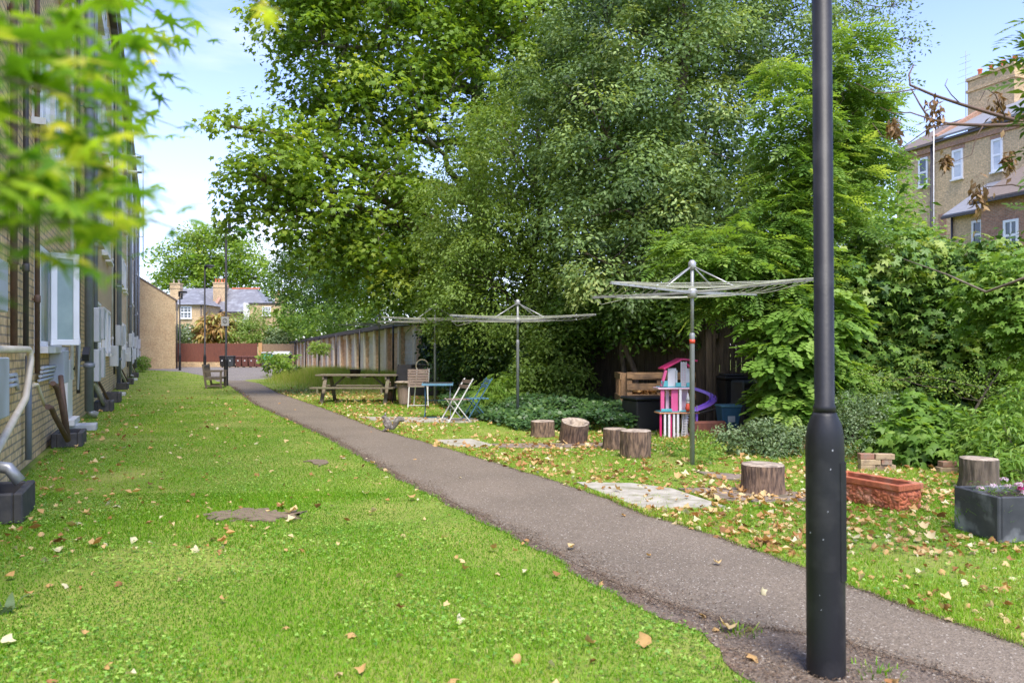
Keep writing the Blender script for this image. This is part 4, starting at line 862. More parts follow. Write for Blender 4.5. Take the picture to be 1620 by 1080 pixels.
def tree(name, label, cat, base, blobs, trunk, bark, lmat, args, top=None, group=None, twigs=60, fork=.35):
    root = thing(name, label, cat, base, 0, group); base = Vector(base)
    (v, t_, a), C = crown(blobs, **args)
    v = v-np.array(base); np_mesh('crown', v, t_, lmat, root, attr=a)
    if trunk:
        mb = MB(); top = Vector(top) if top is not None else max((Vector(b_[0]) for b_ in blobs), key=lambda q: q.z)
        tr = limb(mb, (0, 0, -.1), top-base, trunk, trunk*.3, .03, 9)
        tips = []
        for b_ in blobs:
            c = Vector(b_[0])-base; j = min(tr[2:], key=lambda q: (q-c).length+abs(q.z-(c.z-b_[1]))*.5); f = tr.index(j)/len(tr)
            if (c-j).length < .05: continue
            tips += [limb(mb, j, c, trunk*.45*(1-f*.5)*min(1, b_[1]/1.2+.3), trunk*.10, .10)]
        for k in range(min(twigs, len(C))):
            c = Vector(C[k])-base; cands = [q for tp in tips for q in tp[2:]]
            if not cands: break
            j = min(cands, key=lambda q: (q-c).length); 
            if (j-c).length > .1: limb(mb, j, c, trunk*.09, trunk*.02, .08, 4)
        mb.build('trunk', bark, root)
    return root
def B_(px, py, Y, r): return (P(px, py, Y), r)
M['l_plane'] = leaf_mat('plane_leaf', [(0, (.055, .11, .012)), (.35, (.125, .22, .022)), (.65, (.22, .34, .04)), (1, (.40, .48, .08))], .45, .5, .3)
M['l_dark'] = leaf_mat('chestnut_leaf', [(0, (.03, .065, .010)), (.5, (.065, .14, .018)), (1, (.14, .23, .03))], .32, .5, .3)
M['l_light'] = leaf_mat('birch_leaf', [(0, (.07, .13, .02)), (.4, (.15, .24, .04)), (.75, (.21, .31, .07)), (1, (.33, .42, .13))], .36, .5, .3)
M['l_holm'] = leaf_mat('holm_leaf', [(0, (.035, .07, .022)), (.4, (.11, .185, .052)), (.7, (.20, .30, .09)), (.95, (.30, .40, .12)), (1, (.36, .43, .14))], .28, .5, .3)
M['l_ash'] = leaf_mat('pinnate_leaf', [(0, (.05, .115, .018)), (.4, (.12, .225, .035)), (.75, (.21, .33, .06)), (1, (.36, .46, .11))], .40, .45, .3)
M['l_ivy'] = leaf_mat('creeper_leaf', [(0, (.03, .075, .015)), (.4, (.08, .165, .03)), (.7, (.15, .26, .045)), (1, (.30, .38, .08))], .3, .45, .3)
M['l_ivy_dark'] = leaf_mat('ivy_leaf', [(0, (.02, .05, .014)), (.5, (.055, .12, .03)), (1, (.15, .24, .06))], .2, .4, .4)
M['l_maple'] = leaf_mat('maple_leaf', [(0, (.04, .12, .01)), (.4, (.12, .26, .015)), (.75, (.26, .40, .03)), (1, (.50, .50, .10))], .5, .5, .3)
M['l_grey'] = leaf_mat('grey_green_leaf', [(0, (.06, .10, .035)), (.5, (.13, .20, .08)), (1, (.26, .33, .17))], .25, .5, .35)
M['l_fresh'] = leaf_mat('fresh_leaf', [(0, (.07, .15, .02)), (.5, (.17, .30, .045)), (1, (.34, .45, .11))], .38, .5, .3)
M['l_rust'] = leaf_mat('cordyline_leaf', [(0, (.16, .09, .04)), (.4, (.40, .24, .08)), (.7, (.34, .36, .10)), (1, (.48, .50, .18))], .25, .5, .3)
M['l_dead'] = leaf_mat('dead_keys', [(0, (.12, .07, .035)), (.5, (.26, .16, .08)), (1, (.42, .30, .17))], .2, .7, .2)

# big plane tree
tree('plane_tree', 'huge plane tree whose crown fills the upper middle, hanging over the garages', 'tree', (-1.2, 27.5, 0),
     [B_(610, 60, 26, 3.6), B_(760, 40, 27, 3.8), B_(510, 70, 25, 2.2), B_(670, 210, 25, 3.2), B_(540, 190, 25, 1.7), B_(435, 245, 23, 1.45), B_(400, 330, 23, .8), B_(490, 300, 23.5, 2.0), B_(365, 200, 22.5, .45),
      B_(570, 330, 24, 2.5), B_(660, 380, 25, 2.4), B_(495, 395, 25, 1.3), B_(590, 415, 25.5, 1.6), B_(850, 20, 27.5, 3.2), B_(700, -110, 27.5, 4.2), B_(560, -70, 26, 3.0), B_(470, -30, 25, 1.8), B_(700, 455, 26, 1.5), B_(420, 290, 22.7, 1.0)],
     .45, M['bark_plane'], M['l_plane'], dict(nc=1150, cr=.70, per=58, tmpl='plane', size=.20, up=.65, out=.5, rndn=.45, bright=.5, bvar=.19, droop=.25, surf=.30), top=P(745, -60, 27.5), twigs=260)
# darker trees behind, above the garages
for (lab, bx, Y, bl) in (('dark green tree behind the near garages, below the plane crown', 680, 41, [(640, 450, 42, 3.4), (695, 430, 40, 3.5), (600, 415, 50, 4.2), (560, 450, 55, 3.0), (745, 475, 37, 3.0), (570, 400, 54, 4)]),
                         ('dark green tree behind the far garages at the left edge of the wooded strip', 505, 68, [(500, 440, 70, 3.8), (535, 465, 64, 3.0), (480, 465, 70, 2.4), (525, 400, 68, 4.0), (478, 420, 70, 1.8)])):
    p = P(bx, 556, Y); tree('chestnut_tree', lab, 'tree', (p.x, Y+3, 0), [B_(*q) for q in bl], .3, M['bark'], M['l_dark'], dict(nc=420, cr=1.0, per=44, tmpl='oval', size=.30, up=.6, out=.6, rndn=.5, bright=.45, bvar=.16), twigs=30)
# fine-leaved lighter tree
tree('bushy_tree', 'light green fine-leaved tree standing between the plane and the dark evergreen', 'tree', (.6, 20.6, 0),
     [B_(810, 250, 20, 1.9), B_(760, 350, 20, 1.8), B_(860, 380, 20, 2.1), B_(850, 190, 21, 1.6), B_(740, 300, 20.5, 1.1), B_(905, 455, 19, 1.4), B_(790, 455, 19.5, 1.8), B_(710, 420, 21, 1.3), B_(880, 290, 20.5, 1.6), B_(700, 500, 21, .9), B_(760, 520, 20, 1.1), B_(860, 520, 19.5, 1.3)],
     .18, M['bark'], M['l_light'], dict(nc=560, cr=.48, per=120, tmpl='oval', size=.105, up=.55, out=.5, rndn=.5, bright=.48, bvar=.2, droop=.5), twigs=120)
# dark evergreen
tree('evergreen_oak', 'dark grey-green evergreen tree with glossy leaves, centre right behind the nearest dryer', 'tree', (3.6, 17.2, 0),
     [B_(1070, 110, 17.5, 2.3), B_(960, 215, 17, 1.7), B_(1110, 240, 17, 2.0), B_(985, 330, 16.3, 1.6), B_(1120, 370, 16.5, 1.8), B_(900, 150, 18.5, 1.3), B_(1190, 60, 18.5, 1.9), B_(965, 420, 15.5, .95), B_(1050, 430, 16, 1.2), B_(1080, -70, 18.5, 2.8), B_(1240, 20, 19, 1.5), B_(960, 40, 19, 1.7), B_(1170, 450, 16, 1.1), B_(960, 470, 15.3, .55)],
     .26, M['bark'], M['l_holm'], dict(nc=640, cr=.46, per=170, tmpl='oval', size=.118, up=.6, out=.8, rndn=.45, bright=.5, bvar=.24, sq=.8, surf=.30), twigs=150)
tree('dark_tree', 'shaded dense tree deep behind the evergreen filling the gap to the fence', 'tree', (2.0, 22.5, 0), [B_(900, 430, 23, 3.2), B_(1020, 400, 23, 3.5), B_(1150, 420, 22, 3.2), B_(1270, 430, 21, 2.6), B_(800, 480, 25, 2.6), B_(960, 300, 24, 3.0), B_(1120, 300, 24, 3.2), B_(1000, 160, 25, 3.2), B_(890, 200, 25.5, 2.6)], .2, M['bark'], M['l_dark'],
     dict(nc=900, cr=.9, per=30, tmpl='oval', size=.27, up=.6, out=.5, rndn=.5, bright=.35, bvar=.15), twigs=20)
# extra leaning dark stems by the fence
for i, (px, Y, dx, r) in enumerate(((1010, 15.6, -.3, .07), (1165, 15.2, -.5, .09), (1185, 15.0, .25, .06), (985, 16.0, .1, .06), (1205, 14.8, -.6, .05))):
    p = P(px, 560, Y); mb = MB(); limb(mb, (0, 0, -.05), (dx, .3, 2.9), r, r*.7, .03, 6)
    o = thing('bare_tree', 'x', 'tree', (p.x, Y, 0)); mb.build('trunk', M['bark'], o)
    tag(o, ['dark leaning stem behind the left pallet', 'thickest leaning stem behind the upright black bin', 'stem behind the slatted compost bin, leaning right', 'thin dark stem left of the pallets against the fence', 'thin stem leaning over the slatted compost bin'][i], 'tree')
# pinnate-leaved sapling group
tree('ash_sapling', 'slender bright green sapling with feathery leaves right of the dark evergreen', 'tree', tuple(P(1262, 556, 12.6).to_2d())+(0,),
     [B_(1345, 120, 13.5, .62), B_(1260, 190, 13, .55), B_(1250, 270, 13, .62), B_(1350, 240, 14, .7), B_(1310, 330, 13, .8), B_(1225, 350, 12.6, .6), B_(1120, 395, 12.2, .6), B_(1075, 415, 12.2, .35), B_(1195, 425, 12.2, .65), B_(1275, 420, 12.5, .55), B_(1350, 60, 13.6, .3), B_(1362, 160, 14, .5), B_(1230, 120, 13.3, .3), B_(1310, 240, 13.6, .6), B_(1150, 480, 12, .45), B_(1240, 470, 12, .5)],
     .055, M['bark_plane'], M['l_ash'], dict(nc=560, cr=.20, per=9, tmpl='pinnate', size=.34, up=.9, out=.3, rndn=.28, bright=.55, bvar=.17, droop=.25, sq=.5, surf=.35), top=P(1300, 250, 13), twigs=120)
tree('elder_shrub', 'broad-leaved pale green shrub beside the slatted compost bin, left of the lamp post', 'shrub', tuple(P(1258, 556, 11.4).to_2d())+(0,),
     [B_(1235, 505, 11.5, .36), B_(1265, 560, 11.4, .45), B_(1225, 555, 11.3, .25), B_(1255, 625, 11.3, .40), B_(1300, 500, 11.7, .45), B_(1300, 600, 11.6, .5), B_(1250, 655, 11.2, .3)],
     .03, M['bark'], M['l_fresh'], dict(nc=300, cr=.17, per=8, tmpl='pinnate_wide', size=.27, up=.9, out=.5, rndn=.25, bright=.42, bvar=.15, droop=.25, sq=.5), twigs=50)
tree('bushy_tree', 'bright yellow-green tree behind the lamp post, left of the tall brick house', 'tree', (9.8, 21.5, 0),
     [B_(1370, 330, 20, 1.2), B_(1392, 300, 21, .8), B_(1345, 250, 20, 1.1), B_(1425, 390, 19, .75), B_(1390, 400, 19, 1.3), B_(1300, 330, 20, 1.2), B_(1300, 200, 21, 1.2)], .12, M['bark'], M['l_fresh'],
     dict(nc=750, cr=.36, per=16, tmpl='oval', size=.15, up=.6, out=.5, rndn=.5, bright=.58, bvar=.18), twigs=60)
tree('thin_tree', 'thin open tree with sparse olive leaves at the top right of the wooded strip', 'tree', (11.5, 24, 0),
     [B_(1365, 60, 23, 1.0), B_(1320, 20, 23.5, 1.1), B_(1405, 130, 23, .7), B_(1440, 60, 23, .45), B_(1375, 150, 23, .7), B_(1410, 10, 23, .5), B_(1300, 90, 23, .9)], .13, M['bark'], M['l_holm'],
     dict(nc=330, cr=.34, per=16, tmpl='oval', size=.12, up=.5, out=.5, rndn=.6, bright=.55, bvar=.15), twigs=160)
# ivy hedge on the right
bl = []
for px in range(1310, 1760, 45):
    for py in range(420, 640, 50):
        Yh = 12.8-.9*max(0, (px-1480))/200; bl.append(B_(px+random.uniform(-15, 15), py+random.uniform(-12, 12)+(0 if px > 1400 else 10), Yh+random.uniform(-.25, .25), random.uniform(.42, .62)))
hd = thing('creeper_hedge', 'tall hedge smothered in creeper on the right behind the terracotta planter', 'hedge', (8.5, 12.9, 0))
(v, t_, a), C = crown(bl, nc=2600, cr=.20, per=8, tmpl='creeper', size=.14, up=.5, out=.6, rndn=.25, bright=.60, bvar=.22, droop=.6, surf=.15)
v[:, 0:2] -= np.array([8.5, 12.9]); np_mesh('foliage', v, t_, M['l_ivy'], hd, attr=a)
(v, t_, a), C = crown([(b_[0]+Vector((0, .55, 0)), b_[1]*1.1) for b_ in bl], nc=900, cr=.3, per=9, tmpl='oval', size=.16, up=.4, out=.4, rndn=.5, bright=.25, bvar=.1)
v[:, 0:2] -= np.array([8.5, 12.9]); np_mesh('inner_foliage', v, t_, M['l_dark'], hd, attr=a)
mb = MB()
for k in range(16): limb(mb, (-4+k*.65, .6, 0), (-4+k*.65+random.uniform(-.5, .5), random.uniform(-.2, .5), random.uniform(1.5, 3.1)), .03, .01, .08)
mb.build('stems', M['bark'], hd)
(v, t_, a), C = crown([B_(px, py, Yq, .45) for px, py, Yq in ((1390, 405, 13.4), (1460, 430, 13.2), (1530, 450, 13), (1590, 465, 12.6), (1640, 460, 12), (1420, 450, 12.7), (1350, 425, 13.3))], nc=420, cr=.2, per=12, tmpl='lance', size=.12, up=.6, out=.4, rndn=.5, bright=.65, bvar=.2)
v[:, 0:2] -= np.array([8.5, 12.9]); np_mesh('top_growth', v, t_, M['l_fresh'], hd, attr=a)
M['flower_cream'] = leaf_mat('cream_flower', [(0, (.50, .46, .36)), (1, (.68, .66, .56))], .2, .7)
(v, t_, a), C = crown([B_(px, py, 12.6, .2) for px, py in ((1393, 398), (1406, 425), (1470, 396), (1530, 405), (1505, 440), (1600, 420))], nc=50, cr=.07, per=26, tmpl='round', size=.022, up=.6, bright=.5)
v[:, 0:2] -= np.array([8.5, 12.9]); np_mesh('flowers', v, t_, M['flower_cream'], hd, attr=a)
tree('bright_bush', 'yellow-green bush in front of the hedge at the far right edge', 'shrub', (8.0, 10.3, 0), [B_(1570, 460, 10.8, .45), B_(1630, 440, 10.5, .45), B_(1600, 480, 10.5, .45), B_(1660, 500, 10.3, .5), B_(1545, 520, 11, .25), B_(1640, 560, 10.4, .4)], .03, M['bark'], M['l_fresh'],
     dict(nc=330, cr=.2, per=9, tmpl='creeper', size=.13, up=.6, out=.7, rndn=.35, bright=.56, bvar=.2, droop=.3), twigs=50)
# ivy over the near end of the garages, laurels and undergrowth below the trees
def bush(name, label, bl, m, args, stem=True, cat='shrub', group=None):
    bl = [B_(*q) for q in bl]; cx = sum(q[0].x for q in bl)/len(bl); cy = sum(q[0].y for q in bl)/len(bl)
    return tree(name, label, cat, (cx, cy, 0), bl, .03 if stem else 0, M['bark'], M[m], args, twigs=30, group=group)
bush('ivy_mound', 'dark ivy climbing over the nearest end of the garages', [(712, 545, 29, 1.1), (700, 580, 28.5, .8), (705, 520, 29, .9), (730, 560, 28, 1.2), (697, 560, 29, .7), (750, 540, 27, 1.3)], 'l_ivy_dark', dict(nc=950, cr=.28, per=14, tmpl='round', size=.13, up=.4, out=.6, rndn=.5, bright=.45, bvar=.17))
bush('laurel_shrub', 'dark glossy shrub behind the middle clothes dryer', [(760, 560, 20.5, 1.0), (810, 570, 19.8, .8), (730, 590, 21, .8), (780, 530, 20.5, .9), (840, 530, 19.5, .9), (850, 590, 18.6, .8)], 'l_ivy_dark', dict(nc=900, cr=.25, per=14, tmpl='oval', size=.13, up=.4, out=.6, rndn=.5, bright=.38, bvar=.2))
bush('green_shrub', 'mid green shrub left of the bare fence boards, right of the middle dryer', [(860, 590, 17.4, .75), (890, 555, 17.6, .7), (830, 620, 17.2, .55), (900, 610, 17, .5), (870, 530, 17.8, .5)], 'l_light', dict(nc=520, cr=.22, per=15, tmpl='oval', size=.11, up=.5, out=.6, rndn=.5, bright=.36, bvar=.2))
bush('fern_clump', 'bright fern clump behind the blue folding chair', [(790, 612, 17.2, .35), (775, 632, 17, .3), (805, 635, 16.8, .3)], 'l_fresh', dict(nc=110, cr=.16, per=6, tmpl='fern', size=.38, up=.9, out=.5, rndn=.3, bright=.5, bvar=.15, droop=.5), stem=False, cat='fern')
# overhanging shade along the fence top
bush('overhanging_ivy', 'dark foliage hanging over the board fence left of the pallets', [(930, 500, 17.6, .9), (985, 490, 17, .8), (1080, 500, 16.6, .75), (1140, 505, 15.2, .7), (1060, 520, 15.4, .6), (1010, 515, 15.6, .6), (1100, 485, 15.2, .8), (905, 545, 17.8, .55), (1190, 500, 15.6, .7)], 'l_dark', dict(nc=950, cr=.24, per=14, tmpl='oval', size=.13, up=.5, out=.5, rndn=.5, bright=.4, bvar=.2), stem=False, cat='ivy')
# ivy ground cover
IVY = gp((700, 645), (745, 618), (830, 622), (930, 632), (1000, 648), (985, 668), (925, 668), (880, 664), (800, 672), (755, 652))
IV = [(-1.9, 19.6), (-1.2, 22.5), (1.2, 18.6), (2.9, 15.9), (2.7, 14.0), (2.0, 12.9), (1.3, 13.3), (.6, 13.2), (.1, 13.4), (-.5, 15.0), (-1.2, 16.8)]
n = 60000; X = rng.uniform(-2.5, 3.5, n); Y = rng.uniform(12, 23, n); k = inpoly(X, Y, IV); X, Y = X[k], Y[k]; n = len(X)
dep = np.clip((X*.9+Y*.42-5.7)/1.6, .1, 1.0); hh = (.12+.30*dep)*(1+.5*vnoise(X, Y, 2.5, 51))*rng.random(n)**.4
a_ = leaves(np.stack([X, Y, hh], 1), np.stack([rng.normal(0, .4, n), rng.normal(-.35, .4, n), np.ones(n)], 1), rng.normal(0, 1, (n, 3)), rng.uniform(.05, .10, n), 'round', np.clip(.42+.28*vnoise(X, Y, 3.5, 52)+rng.normal(0, .16, n), 0, 1))
tag(np_mesh('ivy_ground_cover', a_[0], a_[1], M['l_ivy_dark'], attr=a_[2]), 'deep green ivy carpet under the trees behind the middle clothes dryer', 'ground cover', kind='stuff')
# shaded bare earth under the trees
flat('soil_bed', [(-5.2, 31), (-1.9, 24), (-1.2, 19.5), (.2, 15.6), (3.1, 13.4), (4.6, 11.3), (8, 10.4), (16, 9.2), (16, 40), (-5, 40)][::-1], .007, M['soil'])
# right bed
bush('box_shrub', 'small-leaved grey-green shrub right behind the lamp post, left of the brick pile', [(1350, 690, 9.8, .30), (1375, 660, 10, .32), (1395, 690, 9.9, .25), (1345, 650, 10.2, .28), (1330, 720, 9.6, .22), (1410, 640, 10.3, .25)], 'l_grey', dict(nc=420, cr=.10, per=14, tmpl='oval', size=.042, up=.5, out=.6, rndn=.5, bright=.5, bvar=.2))
bush('acanthus', 'glossy plant with jagged lobed leaves behind the brick pile', [(1440, 665, 9.9, .3), (1480, 680, 9.7, .3), (1420, 690, 9.6, .26), (1460, 705, 9.3, .28), (1505, 700, 9.5, .25), (1440, 640, 10.1, .2)], 'l_fresh', dict(nc=260, cr=.15, per=9, tmpl='plane', size=.15, up=.7, out=.8, rndn=.4, bright=.32, bvar=.16, droop=.4), stem=False, cat='plant')
bush('leafy_weeds', 'mass of fresh green weeds behind the black planter at the right edge', [(1560, 710, 8.6, .3), (1600, 700, 8.4, .35), (1640, 710, 8.2, .4), (1590, 670, 9, .35), (1545, 680, 9.2, .28), (1640, 650, 8.8, .4), (1600, 745, 7.9, .2)], 'l_fresh', dict(nc=420, cr=.13, per=12, tmpl='lance', size=.10, up=.6, out=.6, rndn=.5, bright=.42, bvar=.2, droop=.3), cat='plant')
bush('low_shrub', 'low grey-green leafy shrub in front of the blue caddy and compost bin', [(1170, 700, 10.3, .2), (1205, 690, 10.4, .26), (1240, 700, 10.2, .22), (1150, 690, 10.5, .16), (1262, 690, 10.4, .2), (1225, 715, 10, .14)], 'l_grey', dict(nc=330, cr=.09, per=13, tmpl='oval', size=.055, up=.6, out=.6, rndn=.45, bright=.5, bvar=.2))
bush('leafy_weeds', 'low green weeds around the foot of the nearest clothes dryer', [(1112, 720, 9.5, .12), (1075, 705, 10.2, .12), (1110, 695, 10.4, .12), (1040, 700, 10.6, .1), (1130, 712, 9.8, .12)], 'l_fresh', dict(nc=120, cr=.07, per=10, tmpl='oval', size=.05, up=.8, out=.5, rndn=.4, bright=.5, bvar=.2), stem=False, cat='plant')
bush('wild_rose', 'thin arching shrub with tiny pale leaves in front of the creeper hedge', [(1500, 610, 10.6, .3), (1450, 590, 10.8, .22), (1560, 600, 10.4, .35), (1600, 560, 10.4, .3), (1380, 600, 10.9, .25), (1340, 590, 11, .2), (1620, 620, 10, .35)], 'l_fresh', dict(nc=320, cr=.12, per=9, tmpl='oval', size=.04, up=.5, out=.5, rndn=.5, bright=.6, bvar=.2))
def blade_clump(name, label, base, n, h, spread, wd, m, lean=.7, cat='plant', seg=5, loc=None):
    bx = Vector(base); V, T, A = [], [], []; o_ = 0
    for k in range(n):
        a = random.uniform(0, 6.28); r0 = random.random()*spread; x, y = r0*math.cos(a), r0*math.sin(a); hh = h*random.uniform(.55, 1.1); ln = lean*hh*random.uniform(.2, 1); a2 = a+random.gauss(0, .5); px_, py_ = -math.sin(a2+.3), math.cos(a2+.3)
        for i in range(seg+1):
            f = i/seg; cx, cy, cz = x+math.cos(a2)*ln*f*f, y+math.sin(a2)*ln*f*f, hh*(f-.28*lean*f*f*f); q = wd*(1-f**2)*.5+.0005
            V += [(cx-px_*q, cy-py_*q, cz), (cx+px_*q, cy+py_*q, cz)]; A += [random.random()]*2
            if i: T += [(o_+2*i-2, o_+2*i-1, o_+2*i+1), (o_+2*i-2, o_+2*i+1, o_+2*i)]
        A[-2*(seg+1):] = [min(1, max(0, random.gauss(.5, .22)))]*(2*(seg+1)); o_ += 2*(seg+1)
    o = np_mesh(name, np.array(V), np.array(T), m, attr=np.array(A)); o.location = bx; return tag(o, label, cat)
p = P(1555, 556, 9.6); blade_clump('iris_clump', 'tall strap-leaved clump among weeds left of the black planter', (p.x, 9.6, .1), 34, .75, .12, .022, M['l_fresh'])
for (px, py, n, h, lab) in ((1530, 838, 60, .26, 'tuft of long grass at the left corner of the black planter'), (1585, 850, 90, .36, 'tall grassy weeds against the front of the black planter'), (1440, 806, 70, .16, 'short grass tuft at the right end of the terracotta planter'), (1545, 770, 40, .24, 'grass tuft in front of the upright stump near the black planter'), (990, 685, 60, .2, 'grass tuft growing behind the twin stumps'), (1168, 1000, 50, .05, 'small green weed on the gravel left of the nearest lamp post'), (1388, 1066, 40, .05, 'small green weed at the right foot of the nearest lamp post'), (1085, 728, 40, .12, 'grass tuft at the foot of the nearest dryer mast')):
    g = G(px, py); blade_clump('grass_tuft', lab, g, n, h, .12, .006, M['grass'], .8)
g = G(1130, 716); blade_clump('bulb_leaves', 'pale strap leaves of fading bulbs by the blue caddy', (g.x, 10.9, 0), 26, .42, .35, .016, M['l_fresh'], .9)
# tall meadow grass on the verge behind the picnic table
n = 40000; t1_ = rng.random(n); X = MA[0]+(MBp[0]-MA[0])*t1_*1.05+rng.normal(0, 1.0, n); Y = MA[1]+(MBp[1]-MA[1])*t1_*1.05+rng.normal(0, .8, n); k = ~inpoly(X, Y, ROAD) & (X > path_r(Y)+.3) & (Y > 24.5); X, Y = X[k], Y[k]; n = len(X)
r_ = blades(X, Y, rng.uniform(.08, .50, n)*(.6+.5*vnoise(X, Y, 3, 77)+.3), .010+.01*rng.random(n), rng.uniform(.1, .6, n), 1, np.clip(rng.normal(.85, .12, n), 0, 1))
tag(np_mesh('meadow_grass', r_[0], r_[1], M['grass'], attr=r_[2]), 'tall pale meadow grass on the bank behind the picnic table', 'grass', kind='stuff')
# small far plants
bush('magnolia_shrub', 'small open glossy shrub standing alone between the path and the garages', [(435, 575, 42, .7), (450, 572, 42, .55), (425, 568, 42, .4), (440, 588, 42, .6), (452, 590, 42, .4)], 'l_fresh', dict(nc=90, cr=.28, per=10, tmpl='oval', size=.26, up=.4, out=.6, rndn=.6, bright=.6, bvar=.25))
bush('conifer_sprig', 'small dark green shrub just right of the small glossy shrub', [(470, 590, 36, .35), (471, 597, 36, .35), (468, 582, 36, .18)], 'l_dark', dict(nc=80, cr=.12, per=12, tmpl='oval', size=.12, up=.4, out=.7, rndn=.5, bright=.5, bvar=.2))
bush('young_tree', 'thin young tree with yellow-green top in front of the garages', [(505, 551, 38, .35), (497, 553, 38, .22), (512, 552, 38, .25)], 'l_fresh', dict(nc=50, cr=.16, per=12, tmpl='lance', size=.22, up=.6, out=.5, rndn=.4, bright=.85, bvar=.1), cat='tree')
bush('garden_bush', 'green bush at the far end of the left brick wall', [(221, 578, 52, .55), (226, 574, 52, .45), (220, 590, 50, .35)], 'l_fresh', dict(nc=170, cr=.18, per=12, tmpl='oval', size=.12, up=.5, out=.6, rndn=.5, bright=.4, bvar=.2))
for lab, bl in (('pale flowering bush behind the far fence, below the square sash window', [(292, 535, 74, 1.6), (302, 528, 74, 1.0), (284, 530, 74, 1.1)]), ('spiky green bush behind the far fence, right of the orange-leaved one', [(378, 535, 74, 1.5), (368, 520, 75, 1.4), (390, 525, 75, 1.3)]),
                ('tall loose bush behind the far fence, hiding the flat-roofed wing', [(402, 505, 76, 1.6), (412, 525, 76, 1.5), (395, 530, 76, 1.2), (420, 535, 76, 1.1)]), ('bush at the right end of the pale far fence', [(440, 535, 76, 1.1), (432, 545, 75, .8)])):
    bush('garden_bush', lab, bl, 'l_light' if 'loose' in lab or 'spiky' in lab else 'l_grey' if 'pale' in lab else 'l_fresh', dict(nc=220, cr=.4, per=10, tmpl='oval', size=.30, up=.5, out=.6, rndn=.5, bright=.68, bvar=.16))
bush('cordyline', 'orange and yellow spiky-leaved tree behind the far red-brown fence', [(342, 518, 74, 1.6), (332, 510, 74, 1.0), (355, 512, 74, 1.0), (340, 505, 74, .9)], 'l_rust', dict(nc=170, cr=.45, per=11, tmpl='lance', size=.85, up=.2, out=.6, rndn=.4, bright=.5, bvar=.25, droop=.8), cat='tree')
for lab, bx, bl in (('round light green tree rising right of the far houses above the garage roofs', 470, [(470, 500, 78, 2.2), (462, 525, 78, 1.8), (485, 520, 76, 1.9), (452, 520, 79, 1.2), (465, 470, 80, 1.4)]), ('pale green bush mass above the middle garages', 520, [(505, 520, 66, 2.0), (525, 515, 62, 1.9), (545, 512, 58, 1.7), (575, 505, 52, 1.5), (600, 500, 46, 1.3)])):
    bush('garden_tree', lab, bl, 'l_fresh', dict(nc=520, cr=.5, per=12, tmpl='oval', size=.32, up=.5, out=.6, rndn=.5, bright=.5, bvar=.2), cat='tree')
tree('distant_plane_tree', 'big far tree with a wide round crown above the terrace roofs', 'tree', (P(335, 556, 104).x, 104, 0),
     [B_(330, 405, 104, 4.6), B_(290, 415, 104, 4.0), B_(375, 410, 104, 3.8), B_(268, 430, 104, 2.6), B_(350, 380, 104, 2.6), B_(400, 440, 104, 3.2), B_(310, 375, 104, 2.0), B_(300, 450, 104, 4), B_(350, 450, 104, 4), B_(430, 470, 104, 1.6), B_(255, 432, 104, 1.0)],
     .5, M['bark'], M['l_plane'], dict(nc=420, cr=1.25, per=44, tmpl='oval', size=.50, up=.6, out=.5, rndn=.5, bright=.5, bvar=.18, surf=.3), twigs=90)
# off-lens depth: trees further right and behind the fence line keep the wood closed
tree('dark_tree', 'dark trees mass beyond the hedge at the right, behind the lamp post', 'tree', (13.5, 20, 0), [B_(1480, 470, 20, 1.4), B_(1560, 500, 19, 1.3), B_(1650, 500, 18, 1.5), B_(1400, 470, 20, 1.6)], .12, M['bark'], M['l_dark'], dict(nc=420, cr=.5, per=12, tmpl='oval', size=.2, up=.6, out=.5, rndn=.5, bright=.5, bvar=.2), twigs=20)

# ---------------------------------------------------------------- near sprays
def spray(root, path, rad, m, tmpl, n, size, per_side=True, up=.8, bright=.5, name='leaves', hang=.1, jit=.05):
    pts = [Vector(p) for p in path]; mb = MB(); mb.tube(pts, [rad*(1-.75*i/(len(pts)-1)) for i in range(len(pts))], 6); mb.build('twig', M['bark'], root)
    C, Nn, Dd, S, A = [], [], [], [], []
    for k in range(n):
        f = (k+.5)/n*(len(pts)-1); i = min(int(f), len(pts)-2); p = pts[i].lerp(pts[i+1], f-i); d = (pts[i+1]-pts[i]).normalized(); s = 1 if k % 2 else -1
        side = d.cross(Vector((0, 0, 1))).normalized()*s; dr = (d*.7+side*random.uniform(.5, 1.2)+Vector((0, 0, -hang))).normalized()
        C.append(p+Vector([random.gauss(0, jit) for _ in range(3)])); Nn.append((random.gauss(0, .3), random.gauss(0, .3), up)); Dd.append(tuple(dr)); S.append(size*random.uniform(.7, 1.2)); A.append(min(1, max(0, random.gauss(bright, .25))))
    v, t_, a = leaves(np.array(C), np.array(Nn), np.array(Dd), np.array(S), tmpl, np.array(A)); np_mesh(name, v, t_, m, root, attr=a)
mt = thing('maple_tree', 'out-of-focus maple branches hanging in from the left close to the lens', 'tree', (0, 0, 0))
mb = MB(); q_ = limb(mb, (-1.35, .05, -.1), (-1.2, .1, 2.6), .06, .03, .02, 8)
random.seed(11)
mtw = [([(-260, -40, .8), (-60, 20, .95), (100, 40, 1.05), (215, 55, 1.2)], 26, .085), ([(-260, 90, .75), (-40, 110, .9), (100, 150, 1.0), (185, 175, 1.1)], 26, .085), ([(-240, 150, .8), (-20, 190, .95), (110, 215, 1.1), (200, 235, 1.3)], 24, .08),
       ([(-260, 250, .7), (-40, 290, .85), (90, 300, .95), (190, 330, 1.1)], 26, .085), ([(-240, 330, .75), (-30, 365, .85), (90, 350, .95), (180, 345, 1.1)], 22, .08), ([(-260, 20, .8), (-80, 60, .9), (60, 70, 1.0), (150, 110, 1.1)], 22, .09),
       ([(-260, 400, .8), (-60, 395, .85), (60, 385, .9)], 8, .07), ([(-240, 210, .7), (-60, 240, .8), (60, 250, .9), (160, 280, 1.0)], 24, .085)]
